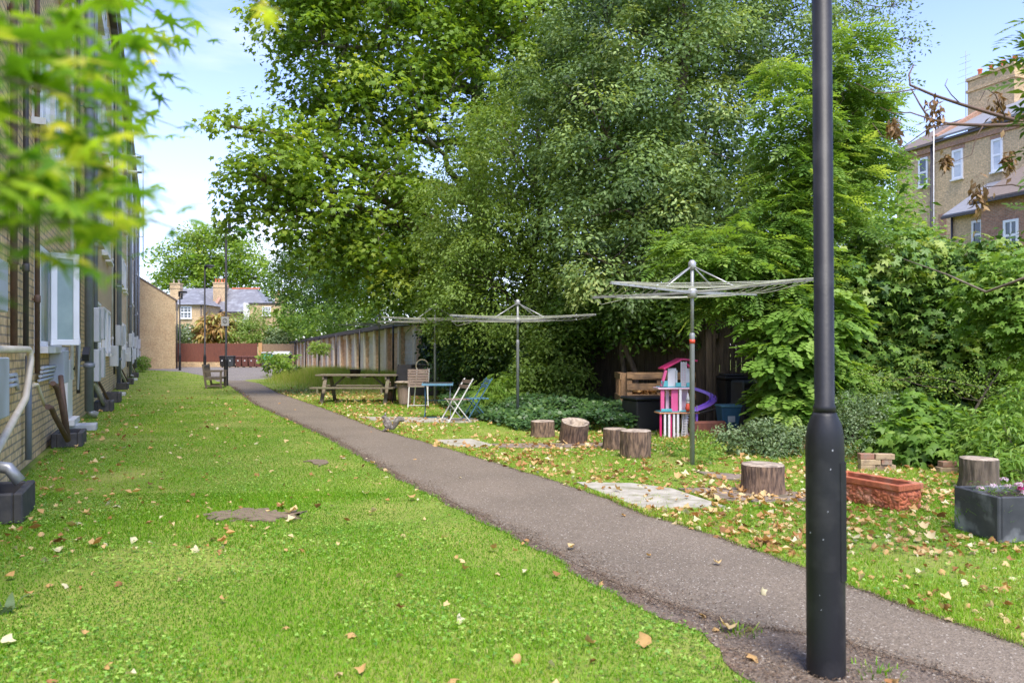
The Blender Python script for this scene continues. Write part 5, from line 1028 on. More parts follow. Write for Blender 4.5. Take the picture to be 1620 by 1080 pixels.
for tw, n, s in mtw+[([(330, -60, 1.0)], 0, 0), ([(120, -60, 1.35)], 0, 0), ([(140, -20, 1.35)], 0, 0)]:
    c = P(tw[0][0], tw[0][1], tw[0][2]*(.78 if n else 1)); j = min(q_, key=lambda k: abs(k.z-c.z+.1)); limb(mb, j, c, .010, .004, .03, 4)
mb.build('trunk', M['bark'], mt)
for tw, n, s in mtw: spray(mt, [P(q[0], q[1], q[2]*.78) for q in tw], .003, M['l_maple'], 'maple', int(n*1.8), s*.60, up=.75, bright=.45, jit=.03)
mtw2 = [([(120, -60, 1.5), (200, -10, 1.8), (260, 30, 2.0), (310, 60, 2.1)], 14, .085), ([(140, -20, 1.5), (205, 40, 1.8), (240, 100, 2.0), (262, 140, 2.1)], 13, .08), ([(160, 130, 1.5), (210, 165, 1.8), (250, 190, 2.0), (290, 205, 2.1)], 9, .075),
        ([(150, 260, 1.5), (200, 275, 1.7), (245, 270, 1.8)], 7, .06), ([(170, 330, 1.2), (225, 345, 1.3), (290, 365, 1.4), (330, 385, 1.45)], 6, .06)]
for tw, n, s in mtw2: spray(mt, [P(q[0], q[1], q[2]*.9) for q in tw], .002, M['l_maple'], 'maple', int(n*1.5), s*.75, up=.8, bright=.35, jit=.03)
spray(mt, [P(330, -60, 1.0), P(400, 0, 1.1), P(445, 18, 1.15)], .003, M['l_maple'], 'maple', 5, .06, up=.9, bright=.75, jit=.015)
# bare branch with dead keys, and leafy sprays from the right
rb = rl = thing('ash_tree', 'tree at the right edge with leafy sprays and bare twigs carrying brown seed clusters', 'tree', (4.25, 4.7, 0))
mb = MB(); q_ = limb(mb, (0, 0, -.1), (.2, .1, 5.2), .14, .07, .02, 8)
for (px, py, Y) in ((1680, 190, 5.0), (1640, 200, 5.0), (1640, 300, 5.2), (1700, 480, 5.5), (1758, 30, 4.2), (1758, 120, 4.0), (1738, 0, 4.2), (1758, 200, 4.0), (1758, 90, 4.0), (1778, 300, 4.2), (1738, 130, 4.1)):
    c = P(px, py, Y)-Vector((4.25, 4.7, 0)); j = min(q_, key=lambda k: abs(k.z-c.z+.3)); limb(mb, j, c, .025, .008, .05, 4)
mb.build('trunk', M['bark'], rb)
def twig(pts, r0, r1, Y): 
    mb = MB(); pp = [P(a, b_, Y+c)-Vector((4.25, 4.7, 0)) for a, b_, c in pts]; mb.tube(pp, [r0+(r1-r0)*i/(len(pp)-1) for i in range(len(pp))], 6); return mb
Yb = 5.0
for i, (pts, r0, r1) in enumerate((([(1680, 190, 0), (1620, 197, 0), (1560, 199, .1), (1500, 196, .2), (1470, 188, .25), (1455, 165, .3), (1441, 140, .35)], .016, .004),
        ([(1640, 200, 0), (1570, 180, .1), (1520, 165, .2), (1475, 150, .3), (1440, 135, .35), (1438, 118, .4), (1446, 102, .4), (1437, 108, .4)], .014, .003),
        ([(1470, 188, .2), (1440, 178, .3), (1415, 180, .35), (1392, 170, .4)], .006, .002), ([(1500, 196, .2), (1470, 203, .2), (1430, 232, .3), (1395, 215, .35), (1380, 195, .4)], .006, .002),
        ([(1455, 140, .3), (1420, 146, .35), (1385, 148, .4), (1355, 132, .45)], .005, .002), ([(1520, 165, .2), (1505, 150, .2), (1495, 135, .2), (1499, 125, .2)], .004, .002), ([(1640, 300, .2), (1600, 292, .2), (1560, 296, .3)], .007, .003), ([(1555, 200, .1), (1545, 215, .1), (1537, 245, .1), (1500, 260, .1)], .004, .0015),
        ([(1590, 185, 0), (1575, 150, 0), (1560, 140, 0), (1550, 160, 0)], .005, .002))):
    twig(pts, r0, r1, Yb).build('twig', M['pipe_brown'], rb)
for (px, py, sx) in ((1414, 198, .05), (1479, 172, .08), (1580, 165, .075), (1549, 305, .08), (1595, 248, .06), (1497, 252, .03)):
    c = P(px, py, Yb+.25)-Vector((4.25, 4.7, 0)); n = 80; off = np.random.default_rng(px).normal(0, 1, (n, 3))*np.array([.35, .35, .8])*sx; off[:, 2] -= sx*.3
    v, t_, a = leaves(np.array(c)+off, rng.normal(0, 1, (n, 3)), np.array([0, 0, -1])+rng.normal(0, .35, (n, 3)), np.full(n, .06)*rng.uniform(.7, 1.2, n), 'lance_w', rng.random(n)*.8); np_mesh('seed_cluster', v, t_, M['l_dead'], rb, attr=a)
twig([(1700, 480, 1.5), (1620, 440, 1.6), (1560, 462, 2), (1500, 435, 2.5), (1430, 410, 3.4)], .02, .006, 5.5).build('bough', M['bark_plane'], rb)
OFF_ = Vector((4.25, 4.7, 0))
random.seed(5)
XOFF = 38
for tw, n in (([(1720, 30, 4.2), (1650, 60, 4.3), (1605, 90, 4.4), (1570, 88, 4.4)], 12), ([(1720, 120, 4.0), (1650, 150, 4.2), (1600, 170, 4.3)], 12), ([(1700, 0, 4.2), (1640, 20, 4.2), (1590, 45, 4.3)], 10), ([(1720, 200, 4.0), (1660, 240, 4.1), (1612, 262, 4.2)], 10), ([(1720, 90, 4.0), (1660, 100, 4.1), (1590, 120, 4.2)], 10), ([(1740, 300, 4.2), (1660, 330, 4.4), (1600, 340, 4.5)], 8), ([(1700, 130, 4.1), (1640, 190, 4.2), (1620, 215, 4.2)], 10)):
    spray(rl, [P(q[0]+XOFF, q[1], q[2])-OFF_ for q in tw], .006, M['l_dark'], 'pinnate', n, .22, up=.8, bright=.75, hang=.25, jit=.02)
for tw, n in (([(1370, 90, 9), (1395, 60, 9.1), (1440, 25, 9.2), (1462, 8, 9.2)], 8), ([(1360, 75, 9), (1400, 80, 9), (1420, 70, 9.1), (1450, 65, 9.1)], 8)):
    pass
bl_ = blade_clump('dock_plant', 'broad-leaved green plant in the bottom left corner of the lawn', tuple(G(15, 965)), 9, .12, .10, .05, M['l_grey'], 1.3)
# ---------------------------------------------------------------- lamp posts
def lamp_post(label, loc, h, r0, r1, hb, head, rz=0):
    root = thing('lamp_post', label, 'lamp post', loc, rz)
    MB().lathe([(r0, -.1), (r0, .02), (r0, hb-.16), (r0*.97, hb-.10), (r0*.86, hb-.05), (r0*.66, hb-.012), (r1*1.16, hb)], 32).build('base', M['black_paint'], root)
    MB().lathe([(r1*1.12, hb), (r1*1.10, hb+.03), (r1, hb+.035), (r1*.97, h)], 28).build('pole', M['black_paint'], root)
    d = MB(); Md = Matrix.Rotation(R(-12), 4, 'Z')
    for z0, z1, k in ((.42, hb-.21, 1),): 
        d.add([Md @ Vector((r0*math.cos(R(a))*1.0+q, r0*math.sin(R(a))+0, z)) for z in (z0, z1) for a, q in ((-22, .004), (0, .010), (22, .004), (22, -.01), (-22, -.01))],
              [(0, 1, 6, 5), (1, 2, 7, 6), (2, 3, 8, 7), (4, 0, 5, 9), (5, 6, 7, 8, 9), (4, 3, 2, 1, 0)])
    d.build('access_door', M['black_paint'], root)
    if head == 'box':
        o = MB().box(-.02, .5, -.15, .15, h-.02, h+.10).box(-.10, -.02, -.06, .06, h-.30, h+.08).build('lamp_head', M['black_paint'], root, bevel=.02); MB().box(.06, .46, -.12, .12, h-.05, h-.022).build('lens', M['panel'], o)
        MB().box(-.12, .14, -.05, -.02, h-.5, h-.46).box(.14, .17, -.10, .10, h-.48, h-.05).build('bracket', M['black_paint'], root)
    if head == 'oval':
        mb = MB(); V_, F_ = [], []
        for i in range(9):
            f = i/8; a = math.pi*f
            for k in range(14):
                b_ = 2*math.pi*k/14; V_.append((.30-.36*math.cos(a), .17*math.sin(a)*math.cos(b_), (.13 if math.sin(b_) > 0 else .05)*math.sin(a)*math.sin(b_)))
        F_ = [(i*14+k, i*14+(k+1) % 14, (i+1)*14+(k+1) % 14, (i+1)*14+k) for i in range(8) for k in range(14)]
        mb.add([(x, y, z+h+.02) for x, y, z in V_], F_, 0, True); o = mb.build('lamp_head', M['black_paint'], root); MB().lathe([(.12, 0), (.10, -.05), (.04, -.07)], 14, 0, (.34, 0, h-.02)).build('lens', M['panel'], o)
        MB().tube([(0, 0, h-.28), (.06, 0, h-.1), (.10, 0, h)], .03).build('bracket', M['black_paint'], root)
    return root
lp = lamp_post('thick black lamp post standing nearest the lens beside the path', (1.367, 3.3, 0), 6.2, .080, .0415, 1.135, None); lp.rotation_euler = (0, R(-.35), R(-30))
# flakes of chipped paint on the near post
mb = MB()
for (a, z, s) in ((-60, .98, .003), (-75, .72, .002), (-88, .60, .002), (-66, .90, .0022), (-100, .36, .0015), (-95, .30, .0015), (-130, .62, .003)):
    x, y = .0806*math.cos(R(a)), .0806*math.sin(R(a)); tx, ty = -math.sin(R(a))*s, math.cos(R(a))*s
    mb.add([(x-tx, y-ty, z-s*1.3), (x+tx, y+ty, z-s), (x+tx*.8, y+ty*.8, z+s*1.6), (x-tx*.7, y-ty*.7, z+s)], [(0, 1, 2, 3)])
mb.build('paint_chips', M['sign'], lp)['kind'] = 'stuff'
l2 = lamp_post('tallest black lamp post at the far end of the path, wearing a small grey sign', tuple(G(357.5, 610)), 6.75, .085, .046, 1.15, 'box', R(-10))
MB().box(-.17, .17, -.075, -.058, 2.45, 2.83).build('sign', M['sign'], l2)
mb = MB(); mb.tube([(.09*math.cos(a), -.079, 2.66+.09*math.sin(a)) for a in [2*math.pi*k/20 for k in range(21)]], .011, 5); mb.beam((-.05, -.079, 2.61), (.05, -.079, 2.71), .014, .006); mb.build('sign_mark', M['pipe_dark'], l2)
lamp_post('black lamp post with domed oval head, middle one of the three at the lawn end', tuple(G(324, 592)), 6.6, .085, .05, 1.2, 'oval', R(-5))
lamp_post('slim black lamp post with small flat head close to the gable end', tuple(G(284.5, 586)), 5.75, .085, .05, 1.2, 'box', R(-5))

# ---------------------------------------------------------------- rotary clothes dryers
def dryer(label, base, zt, zh, za, half, rz, ring=False, r=.026, rise=.02, lines=7):
    root = thing('clothes_dryer', label, 'clothes dryer', base, rz, 'rotary clothes dryers on the grass'); zb = base[2]
    zt, zh, za = zt-zb, zh-zb, za-zb
    MB().lathe([(r*1.2, -.1), (r*1.2, 1.55), (r*1.28, 1.56), (r*1.28, 1.62), (r, 1.63)], 16).build('ground_tube', M['galv'], root)
    MB().lathe([(r*.86, 1.6), (r*.86, zt)], 14).build('mast', M['galv'], root)
    if ring: MB().lathe([(r*1.36, 1.50), (r*1.36, 1.55)], 16).build('collar', M['red'], root)
    MB().lathe([(r*1.3, zh-.07), (r*2.3, zh-.05), (r*2.3, zh+.03), (r*1.2, zh+.06)], 14).build('hub', M['alu'], root); MB().lathe([(r*1.2, zt-.09), (r*1.9, zt-.06), (r*1.9, zt), (r*.9, zt+.03)], 14).build('top_cap', M['alu'], root)
    cs_ = [Vector((sx*half, sy*half, za+rise*sx)) for sx, sy in ((1, 1), (-1, 1), (-1, -1), (1, -1))]; h0 = Vector((0, 0, zh))
    for c in cs_:
        MB().beam(h0, c, .022, .030).build('arm', M['alu'], root); m_ = h0.lerp(c, .36); MB().tube([(0, 0, zt-.04), m_+Vector((0, 0, .02))], .010, 6).build('strut', M['alu'], root)
    ln = MB()
    for k in range(lines):
        f = 1-k*.085
        for i in range(4):
            a, b_ = h0.lerp(cs_[i], f), h0.lerp(cs_[(i+1) % 4], f); m_ = (a+b_)/2-Vector((0, 0, .012+.03*random.random())); ln.tube([a+Vector((0, 0, .012)), a.lerp(m_, .5)-Vector((0, 0, .006)), m_, b_.lerp(m_, .5)-Vector((0, 0, .006)), b_+Vector((0, 0, .012))], .0042, 4, cap=False)
    c = cs_[1]; ln.tube([c, c+Vector((.12, -.05, -.10)), c+Vector((.35, -.15, -.05)), c+Vector((.55, -.4, .02))], .0042, 4)
    ln.build('washing_line', M['line'], root); return root
g = G(1095, 735); dryer('nearest rotary clothes dryer, its grey mast carrying a red collar', tuple(g), 2.50, 2.13, 2.17, 1.13, R(-1), True)
g = G(819, 668); dryer('rotary clothes dryer standing at the edge of the ivy, left of the nearest one', tuple(g), 2.40, 2.02, 2.06, 1.32, R(4), rise=.01)
g = G(688, 641); dryer('rotary clothes dryer right behind the blue table', tuple(g), 2.62, 2.2, 2.23, 1.42, R(12), rise=.01)
x_, y_ = P(600, 590, 27).x, 27.0; dryer('farthest rotary clothes dryer, beyond the picnic table in front of the garages', (x_, y_, float(gh(x_, y_))), 2.75, 2.35, 2.38, 1.2, R(25), rise=.01)

# ---------------------------------------------------------------- stumps
def stump(label, px, py, r, h, m='bark_stump', hollow=0, tilt=(0, 0), seed=0, flare=.08, oy=0):
    g = G(px, py); rr = random.Random(seed); ph = [rr.uniform(0, 6.28) for _ in range(6)]
    def wob(a, z): return 1+.045*math.sin(2*a+ph[0])+.03*math.sin(3*a+ph[1])+.018*math.sin(7*a+ph[2])+.014*math.sin(15*a+ph[3]+z*6)+.010*math.sin(29*a+ph[4]-z*9)
    root = thing('tree_stump', label, 'stump', (g.x*(g.y+r)/g.y, g.y+r, -.02), rr.uniform(0, 1)); root.rotation_euler = (R(tilt[0]), R(tilt[1]), 0 if tilt[0] else rr.uniform(0, 1))
    n = 72; prof = [(r*(1+flare), 0), (r*(1+flare*.6), h*.15), (r, h*.4), (r*.985, h*.7), (r, h*.93), (r*.985, h)]
    MB().lathe(prof, n, 0, (0, 0, 0), wob, True, False).build('bark', M[m], root)
    if hollow:
        MB().lathe([(r*.985, h-.001), (r*.98, h+.004), (r*hollow, h-.01), (r*hollow*.9, h*.45), (.001, h*.4)], n, 0, (0, 0, 0), wob, False, False).build('hollow_top', M['cut'], root)
    else:
        MB().lathe([(r*.984, h-.003), (r*.95, h+.008), (r*.5, h+.012), (.002, h+.014)], n, 0, (0, 0, 0), wob, False, False).build('cut_top', M['cut'], root)
    return root
stump('short flat-topped stump at the left end of the stump row, by the ivy', 858.5, 692, .20, .27, seed=1)
stump('leaning hollow stump with a dark ragged hole in its top', 906, 703, .215, .36, hollow=.68, tilt=(13, 6), seed=2, flare=0)
stump('hollow stump half hidden behind the widest pale-topped one', 972, 712, .17, .31, hollow=.6, seed=3)
stump('front stump of the touching pair, grass growing behind its flaking rim', 1006, 726, .205, .37, seed=4, flare=0)
stump('short stump nearest the path, standing on brown paving', 1206, 785, .20, .30, seed=5)
stump('tall weathered stump among weeds left of the flower planter', 1548, 778, .17, .33, 'bark', seed=6, flare=.15)
# two upright logs at the end of the picnic table
o = stump('reddish leaning log with wide cap beside the slatted folding chair', 641, 641, .155, .58, 'wood_slat', seed=8, tilt=(0, -5), flare=-.05)
stump('dark log standing under the right end of the picnic table', 619, 634, .13, .55, 'pipe_brown', seed=9, flare=0)
g = G(641, 641); o = MB().lathe([(.24, 0), (.25, .03), (.2, .05), (.01, .06)], 20).build('log_cap', M['cut']); o.location = (g.x-.05, g.y+.15, .575); tag(o, 'wide brown wooden disc lying on top of the leaning log', 'wood disc')

# ---------------------------------------------------------------- picnic table
a_, b_ = G(506, 640), G(618, 640); pt_ = thing('picnic_table', 'weathered grey wooden picnic table with attached benches beside the path', 'picnic table', ((P(567, 600, 20.8)).x, 20.9, 0), R(-3))
Lh = 1.12
for k in range(5): MB().box(-Lh, Lh, -.36+.146*k, -.36+.146*k+.138, .735, .775).build('table_board', M['wood_grey'], pt_, bevel=.004)
for s in (-1, 1):
    for k in range(2): MB().box(-Lh-(.06 if s > 0 else 0), Lh, s*.72-.13+.133*k, s*.72-.13+.133*k+.127, .41, .45).build('bench_board', M['wood_grey'], pt_, bevel=.004)
for sx in (-.86, .86):
    for sy in (-1, 1): MB().beam((sx, sy*.22, .735), (sx, sy*.66, -.02), .045, .095, up=(1, 0, 0)).build('leg', M['wood_grey'], pt_)
    MB().box(sx-.07, sx-.024, -.86, .86, .31, .408).build('bench_bearer', M['wood_grey'], pt_); MB().box(sx-.07, sx-.024, -.34, .34, .64, .733).build('table_bearer', M['wood_grey'], pt_)
    MB().beam((sx-math.copysign(.05, sx), 0, .36), (sx-math.copysign(.46, sx), 0, .72), .09, .045).build('brace', M['wood_grey'], pt_)
MB().box(-.25, -.16, -.34, .34, .695, .733).box(.18, .27, -.34, .34, .695, .733).build('batten', M['wood_grey'], pt_)

# ---------------------------------------------------------------- park bench
g = G(333, 614); bn = thing('park_bench', 'weathered wooden park bench seen end-on at the lawn edge by the tallest far lamp post', 'bench', (g.x, g.y+.5, 0), R(104))   # faces local -y ... +x along the seat
for s in (-.72, .72):
    MB().beam((s, -.28, 0), (s, -.28, .62), .07, .07, up=(1, 0, 0)).build('leg', M['wood_bench'], bn); MB().beam((s, .24, 0), (s, .36, .92), .07, .075, up=(1, 0, 0)).build('leg', M['wood_bench'], bn)
    MB().beam((s, -.34, .645), (s, .34, .645), .09, .045).build('armrest', M['wood_bench'], bn); MB().beam((s, -.27, .1), (s, .25, .1), .045, .06).beam((s, -.27, .36), (s, .28, .36), .05, .07).build('rail', M['wood_bench'], bn)
MB().box(-.68, .68, .30, .34, .80, .89).build('top_rail', M['wood_bench'], bn)
for k in range(5): MB().box(-.70, .70, -.30+.115*k, -.30+.115*k+.09, .40, .425).build('seat_slat', M['wood_bench'], bn)
for k in range(9): MB().beam((-.6+.15*k, .27, .42), (-.6+.15*k, .325, .82), .05, .02, up=(1, 0, 0)).build('back_slat', M['wood_bench'], bn)

# ---------------------------------------------------------------- bistro set
g = G(690, 664); bt = thing('bistro_table', 'small blue metal folding table with a dark square top', 'table', (g.x, 15.9, 0), R(4))
MB().box(-.31, .31, -.3, .3, .735, .75).build('table_top', M['black_plastic'], bt, bevel=.005); MB().box(-.32, .32, -.31, -.302, .70, .745).box(-.32, .32, .302, .31, .70, .745).box(-.32, -.312, -.3, .3, .70, .745).box(.312, .32, -.3, .3, .70, .745).build('rim', M['blue_light'], bt)
for sx in (-1, 1):
    for sy in (-1, 1): MB().tube([(sx*.26, sy*.22, .70), (sx*.255, sy*.22, .40), (sx*.27, -sy*.24, 0)], .010, 6).build('leg', M['pipe_grey'] if sx > 0 else M['blue'], bt)
MB().tube([(-.26, 0, .38), (.26, 0, .38)], .008, 6).tube([(-.27, -.22, .04), (.27, -.22, .04)], .008, 6).build('stretcher', M['blue'], bt)
def folding_chair(label, loc, rz, fm, sm, w_=.40):
    root = thing('folding_chair', label, 'chair', loc, rz)       # seen from its side: seat faces local -x, back leans to +x
    for s in (-1, 1):
        y = s*w_/2; MB().beam((-.27, y, 0), (.27, y, .86), .016, .026, up=(0, 1, 0)).build('leg', M[fm], root); MB().beam((.22, y*.88, 0), (-.17, y*.88, .46), .016, .026, up=(0, 1, 0)).build('leg', M[fm], root)
    MB().tube([(-.24, -w_/2, .05), (-.24, w_/2, .05)], .008, 6).tube([(.19, -w_*.44, .05), (.19, w_*.44, .05)], .008, 6).build('stretcher', M[fm], root)
    for k in range(5): MB().box(-.20+.085*k, -.20+.085*k+.06, -w_/2, w_/2, .44, .455).build('seat_slat', M[sm], root)
    for z in (.70, .80):
        x = -.27+.54*z/.86-.012; MB().beam((x, -w_/2-.01, z), (x, w_/2+.01, z), .014, .07, up=(0, 0, 1)).build('back_slat', M[sm], root)
    return root
g = G(722, 667); folding_chair('white framed folding chair with pale wood back slats beside the blue table', (g.x, 15.2, 0), R(28), 'white_paint', 'wood_slat')
g = G(757, 667); folding_chair('blue folding chair with light blue slats, right of the white one', (g.x-.05, 15.5, 0), R(20), 'blue', 'blue_light', .36)
# folded slatted chair leaning upright
g = G(664, 643); fc = thing('slatted_chair', 'white framed chair with brown wooden slats, folded upright beside the leaning log', 'chair', (g.x, 19.0, 0), R(6))
for s in (-1, 1):
    MB().beam((s*.25, -.12, 0), (s*.20, .02, .95), .022, .022).build('leg', M['white_paint'], fc); MB().beam((s*.17+.05, .22, 0), (s*.15+.12, .05, .97), .022, .022).build('leg', M['white_paint'], fc)
MB().tube([(-.24, -.10, .06), (.24, -.10, .06)], .01, 6).build('stretcher', M['white_paint'], fc); MB().tube([(-.22, -.04, .52), (.22, -.04, .52)], .01, 6).build('stretcher', M['white_paint'], fc)
for k in range(7): MB().box(-.26, .26, -.055, -.03, .52+.065*k, .52+.065*k+.05).build('slat', M['wood_slat'], fc)
g = G(640, 636); bc = thing('garden_chair', 'black folded garden chair behind the brown slatted one', 'chair', (g.x, 20.6, 0), R(-20))
for s in (-1, 1): MB().beam((s*.2, -.2, 0), (s*.2, .14, 1.05), .025, .025).build('leg', M['black_plastic'], bc)
MB().beam((0, -.03, .5), (0, .13, 1.04), .38, .01, up=(0, -1, .3)).build('backrest', M['black_plastic'], bc); MB().box(-.2, .2, -.4, -.05, .42, .45).build('seat', M['black_plastic'], bc)
hp = MB(); hp.tube([(.19*math.cos(2*math.pi*k/28), 0, .19*math.sin(2*math.pi*k/28)) for k in range(29)], .018, 6); o = hp.build('garden_hoop', M['pipe_cream']); o.location = P(668, 578, 23.5); o.location.z = .96; tag(o, 'pale hoop among the dark clutter behind the slatted chair', 'hoop')
o = MB().box(-.5, .5, -.3, .3, 0, .95).box(-.55, .55, -.34, .34, .953, 1.0).build('storage_cupboard', M['black_plastic'], bevel=.02); o.location = (P(672, 578, 24.3).x, 24.3, 0); tag(o, 'black storage chest behind the pale hoop near the end of the garages', 'chest')
o = MB().lathe([(.16, 0), (.20, .34), (.22, .35), (.21, .36), (.17, .34), (.16, .05)], 18, capt=False).build('plant_pot', M['pipe_brown']); o.location = (P(562, 583, 27.6).x, 27.6, float(gh(P(562, 583, 27.6).x, 27.6))+.18); tag(o, 'dark brown plant pot on the grass bank behind the picnic table', 'pot')

# ---------------------------------------------------------------- pallets, compost corner
def pallet(name, label, loc, rz, w_=1.2, h=1.0, d=.13):
    root = thing(name, label, 'pallet', loc, rz, 'pallets forming the compost bay')
    for k, z in enumerate((0, .22, .45, .66, .88)):
        if h-z < .1: continue
        MB().box(0, w_, -.022, 0, z, min(h, z+.13 if k not in (0,) else .11)).build('front_board', M['wood_pallet'], root, bevel=.003)
    for z in (0, .42, .86): MB().box(0, w_, d-.022, d, z, z+.12).build('back_board', M['wood_pallet'], root)
    for x in (0, w_/2-.05, w_-.10): MB().box(x, x+.10, .002, d-.024, 0, h).build('bearer', M['wood_pallet'], root)
    return root
pl0 = P(987, 640, 15.0); pallet('pallet', 'orange-brown pallet standing on edge left of the toy house', (pl0.x, 14.6, 0), R(-4), 1.25, 1.0)
pallet('pallet', 'shaded pallet standing at the back behind the purple slide', (pl0.x+1.35, 15.0, 0), R(-3), 1.3, 1.0)
pallet('pallet', 'pallet standing at the left side of the compost bay, end towards the path', (pl0.x+.02, 14.75, 0), R(88), 1.1, .98)
n = 1500; X = rng.uniform(0, 1.1, n); 
a_ = leaves(np.stack([pl0.x+.1+X, 14.85+rng.uniform(0, .6, n), rng.uniform(.35, .66, n)], 1), rng.normal(0, 1, (n, 3)), rng.normal(0, 1, (n, 3)), rng.uniform(.05, .11, n), 'dry', rng.random(n)*.6)
tag(np_mesh('compost_heap', a_[0], a_[1], M['dry_leaf'], attr=a_[2]), 'heap of brown dead leaves and clippings inside the pallet bay', 'compost', kind='stuff')
sb = thing('storage_box', 'black plastic storage box between the left pallet and the toy house', 'box', (P(1022, 680, 13.4).x, 13.6, 0), R(20))
MB().box(-.30, .42, -.28, .28, 0, .54).build('body', M['black_plastic'], sb, bevel=.02); MB().box(-.33, .45, -.31, .31, .543, .60).build('lid', M['black_plastic'], sb, bevel=.02)
ub = wheelie(1156, 660, 14.3, 'black_plastic', 'upright black wheelie bin with a faded mark behind the blue caddy', .40, .98)
cbn = thing('compost_bin', 'dark slatted plastic compost bin with a garden spade leaning in front', 'compost bin', (P(1190, 660, 13.6).x, 13.7, 0), R(8))
MB().box(-.27, .33, -.26, .26, 0, .88).build('body', M['grey_bin'], cbn, bevel=.03)
for k in range(7): MB().box(-.24, -.01, -.275, -.263, .10+.11*k, .10+.11*k+.07).box(.05, .30, -.275, -.263, .10+.11*k, .10+.11*k+.07).build('slat', M['black_plastic'], cbn)
cd = thing('food_caddy', 'small blue caddy with lid in front of the upright black bin', 'caddy', (P(1155, 690, 12.4).x, 12.5, .13), R(5))
MB().add([(-.13, -.11, 0), (.13, -.11, 0), (.13, .11, 0), (-.13, .11, 0), (-.17, -.15, .36), (.17, -.15, .36), (.17, .15, .36), (-.17, .15, .36)], [(0, 3, 2, 1), (4, 5, 6, 7), (0, 1, 5, 4), (1, 2, 6, 5), (2, 3, 7, 6), (3, 0, 4, 7)]).build('body', M['blue'], cd, bevel=.012); MB().box(-.18, .18, -.16, .16, .362, .40).build('lid', M['blue_light'], cd, bevel=.012); MB().box(-.06, .06, -.142, -.134, .12, .22).build('label', M['panel'], cd)
o = MB().box(-.45, .45, -.35, .35, 0, .13).build('brick_plinth', M['terracotta_dark'], bevel=.01); o.location = (P(1140, 690, 12.5).x, 12.6, 0); tag(o, 'low dark red slab under the blue caddy', 'slab')
o = MB().box(-.45, .15, -.06, .06, 0, .30).build('red_trough', M['terracotta_dark'], bevel=.03); o.location = (P(1130, 680, 12.2).x, 12.05, 0); o.rotation_euler = (0, 0, R(10)); tag(o, 'dark red trough in the shade right of the toy house legs', 'trough')
fk = thing('garden_spade', 'garden spade with wooden shaft and pale grip leaning on the slatted compost bin', 'spade', (P(1190, 680, 12.9).x, 12.95, 0), 0); fk.rotation_euler = (R(-6), R(9), 0)
MB().tube([(0, 0, .22), (0, 0, .38)], .016, 8).build('socket', M['galv'], fk); MB().tube([(0, 0, .38), (0, 0, .80)], .018, 8).build('shaft', M['wood_pallet'], fk); MB().box(-.09, .09, -.006, .006, -.02, .22).build('blade', M['galv'], fk)
MB().tube([(0, 0, .80), (0, 0, .86), (-.06, 0, .93), (-.065, 0, 1.03), (-.02, 0, 1.06)], .013, 8).tube([(0, 0, .86), (.05, 0, .90)], .013, 8).build('grip', M['white_paint'], fk)
o = MB().tube([(0, 0, 0), (.5, .1, .12), (1.25, .2, .34)], .022, 8).build('wooden_pole', M['wood_bench']); o.location = (P(1085, 690, 13.0).x, 13.2, .25); tag(o, 'thin pole lying aslant behind the purple slide', 'pole')

# ---------------------------------------------------------------- toy house
dh = thing('toy_house', 'three-storey pink and white plastic toy house with a purple slide', 'toy house', (P(1072, 693, 12.3).x, 12.35, 0), R(6))
W_ = .36                                            # px/12.3 m: 1 px = .01025 m; x from -.33 to +.35
def tb(nm, m, *a): return MB().box(*a).build(nm, M[m], dh, bevel=.003)
tb('floor', 'orange', -.33, .34, -.13, .18, .40, .42); tb('floor', 'teal', -.31, .32, -.11, .17, .421, .435)
tb('floor', 'pink_pale', -.35, .20, -.13, .18, .795, .82); tb('floor', 'teal', -.30, .17, -.11, .17, .821, .835)
for x, m in ((-.30, 'magenta'), (-.235, 'toy_white'), (-.165, 'toy_white'), (-.135, 'magenta'), (-.085, 'toy_white'), (-.02, 'toy_white'), (.295, 'purple')):
    tb('column', m, x-.017, x+.017, -.12+(.02 if m == 'magenta' else 0), -.08, 0, .40)
tb('back_wall', 'toy_white', .10, .20, .05, .08, 0, .40); tb('back_wall', 'pink_pale', .0, .34, .1, .16, 0, .06)
la = MB(); la.beam((.06, -.05, 0), (.09, -.05, .40), .01, .012).beam((.12, -.05, 0), (.15, -.05, .40), .01, .012)
for k in range(9): la.box(.06+.0033*k*2.2, .13+.0033*k*2.2, -.06, -.04, .03+.042*k, .045+.042*k)
la.build('ladder', M['toy_white'], dh)
tb('wall', 'pink', -.30, -.24, -.10, -.06, .436, .795); tb('wall', 'pink_pale', -.18, -.12, .02, .05, .436, .795); tb('wall', 'pink', -.12, -.01, -.08, -.05, .436, .795); tb('wall', 'toy_white', .0, .04, -.12, -.08, .436, .795); tb('wall', 'pink_pale', .05, .20, .03, .06, .436, .795)
tb('railing', 'teal', -.30, -.12, -.125, -.11, .436, .48); tb('railing', 'teal', .02, .30, -.125, -.11, .436, .455); tb('post', 'alu', .295, .31, -.10, -.09, .436, .53)
tb('wall', 'toy_white', -.17, -.03, -.06, -.03, .836, 1.13); tb('wall', 'toy_white', .10, .20, -.04, -.01, .836, 1.13); MB().beam((-.29, -.1, .84), (-.22, -.1, 1.10), .04, .05, up=(0, 1, 0)).build('wall', M['pink'], dh)
tb('window', 'panel', -.05, -.015, -.075, -.062, .86, 1.10); tb('railing', 'teal', -.30, -.19, -.125, -.11, .836, .93); tb('railing', 'teal', -.06, .03, -.125, -.11, .836, .90); tb('railing', 'teal', .12, .20, -.125, -.11, .836, .90)
lt = MB()
for k in range(15): lt.box(.035, .125, -.10, -.09, .84+.027*k, .852+.027*k)
lt.box(.03, .045, -.10, -.09, .84, 1.24).box(.115, .13, -.10, -.09, .84, 1.24).box(.076, .084, -.10, -.09, .84, 1.24).build('lattice', M['toy_white'], dh)
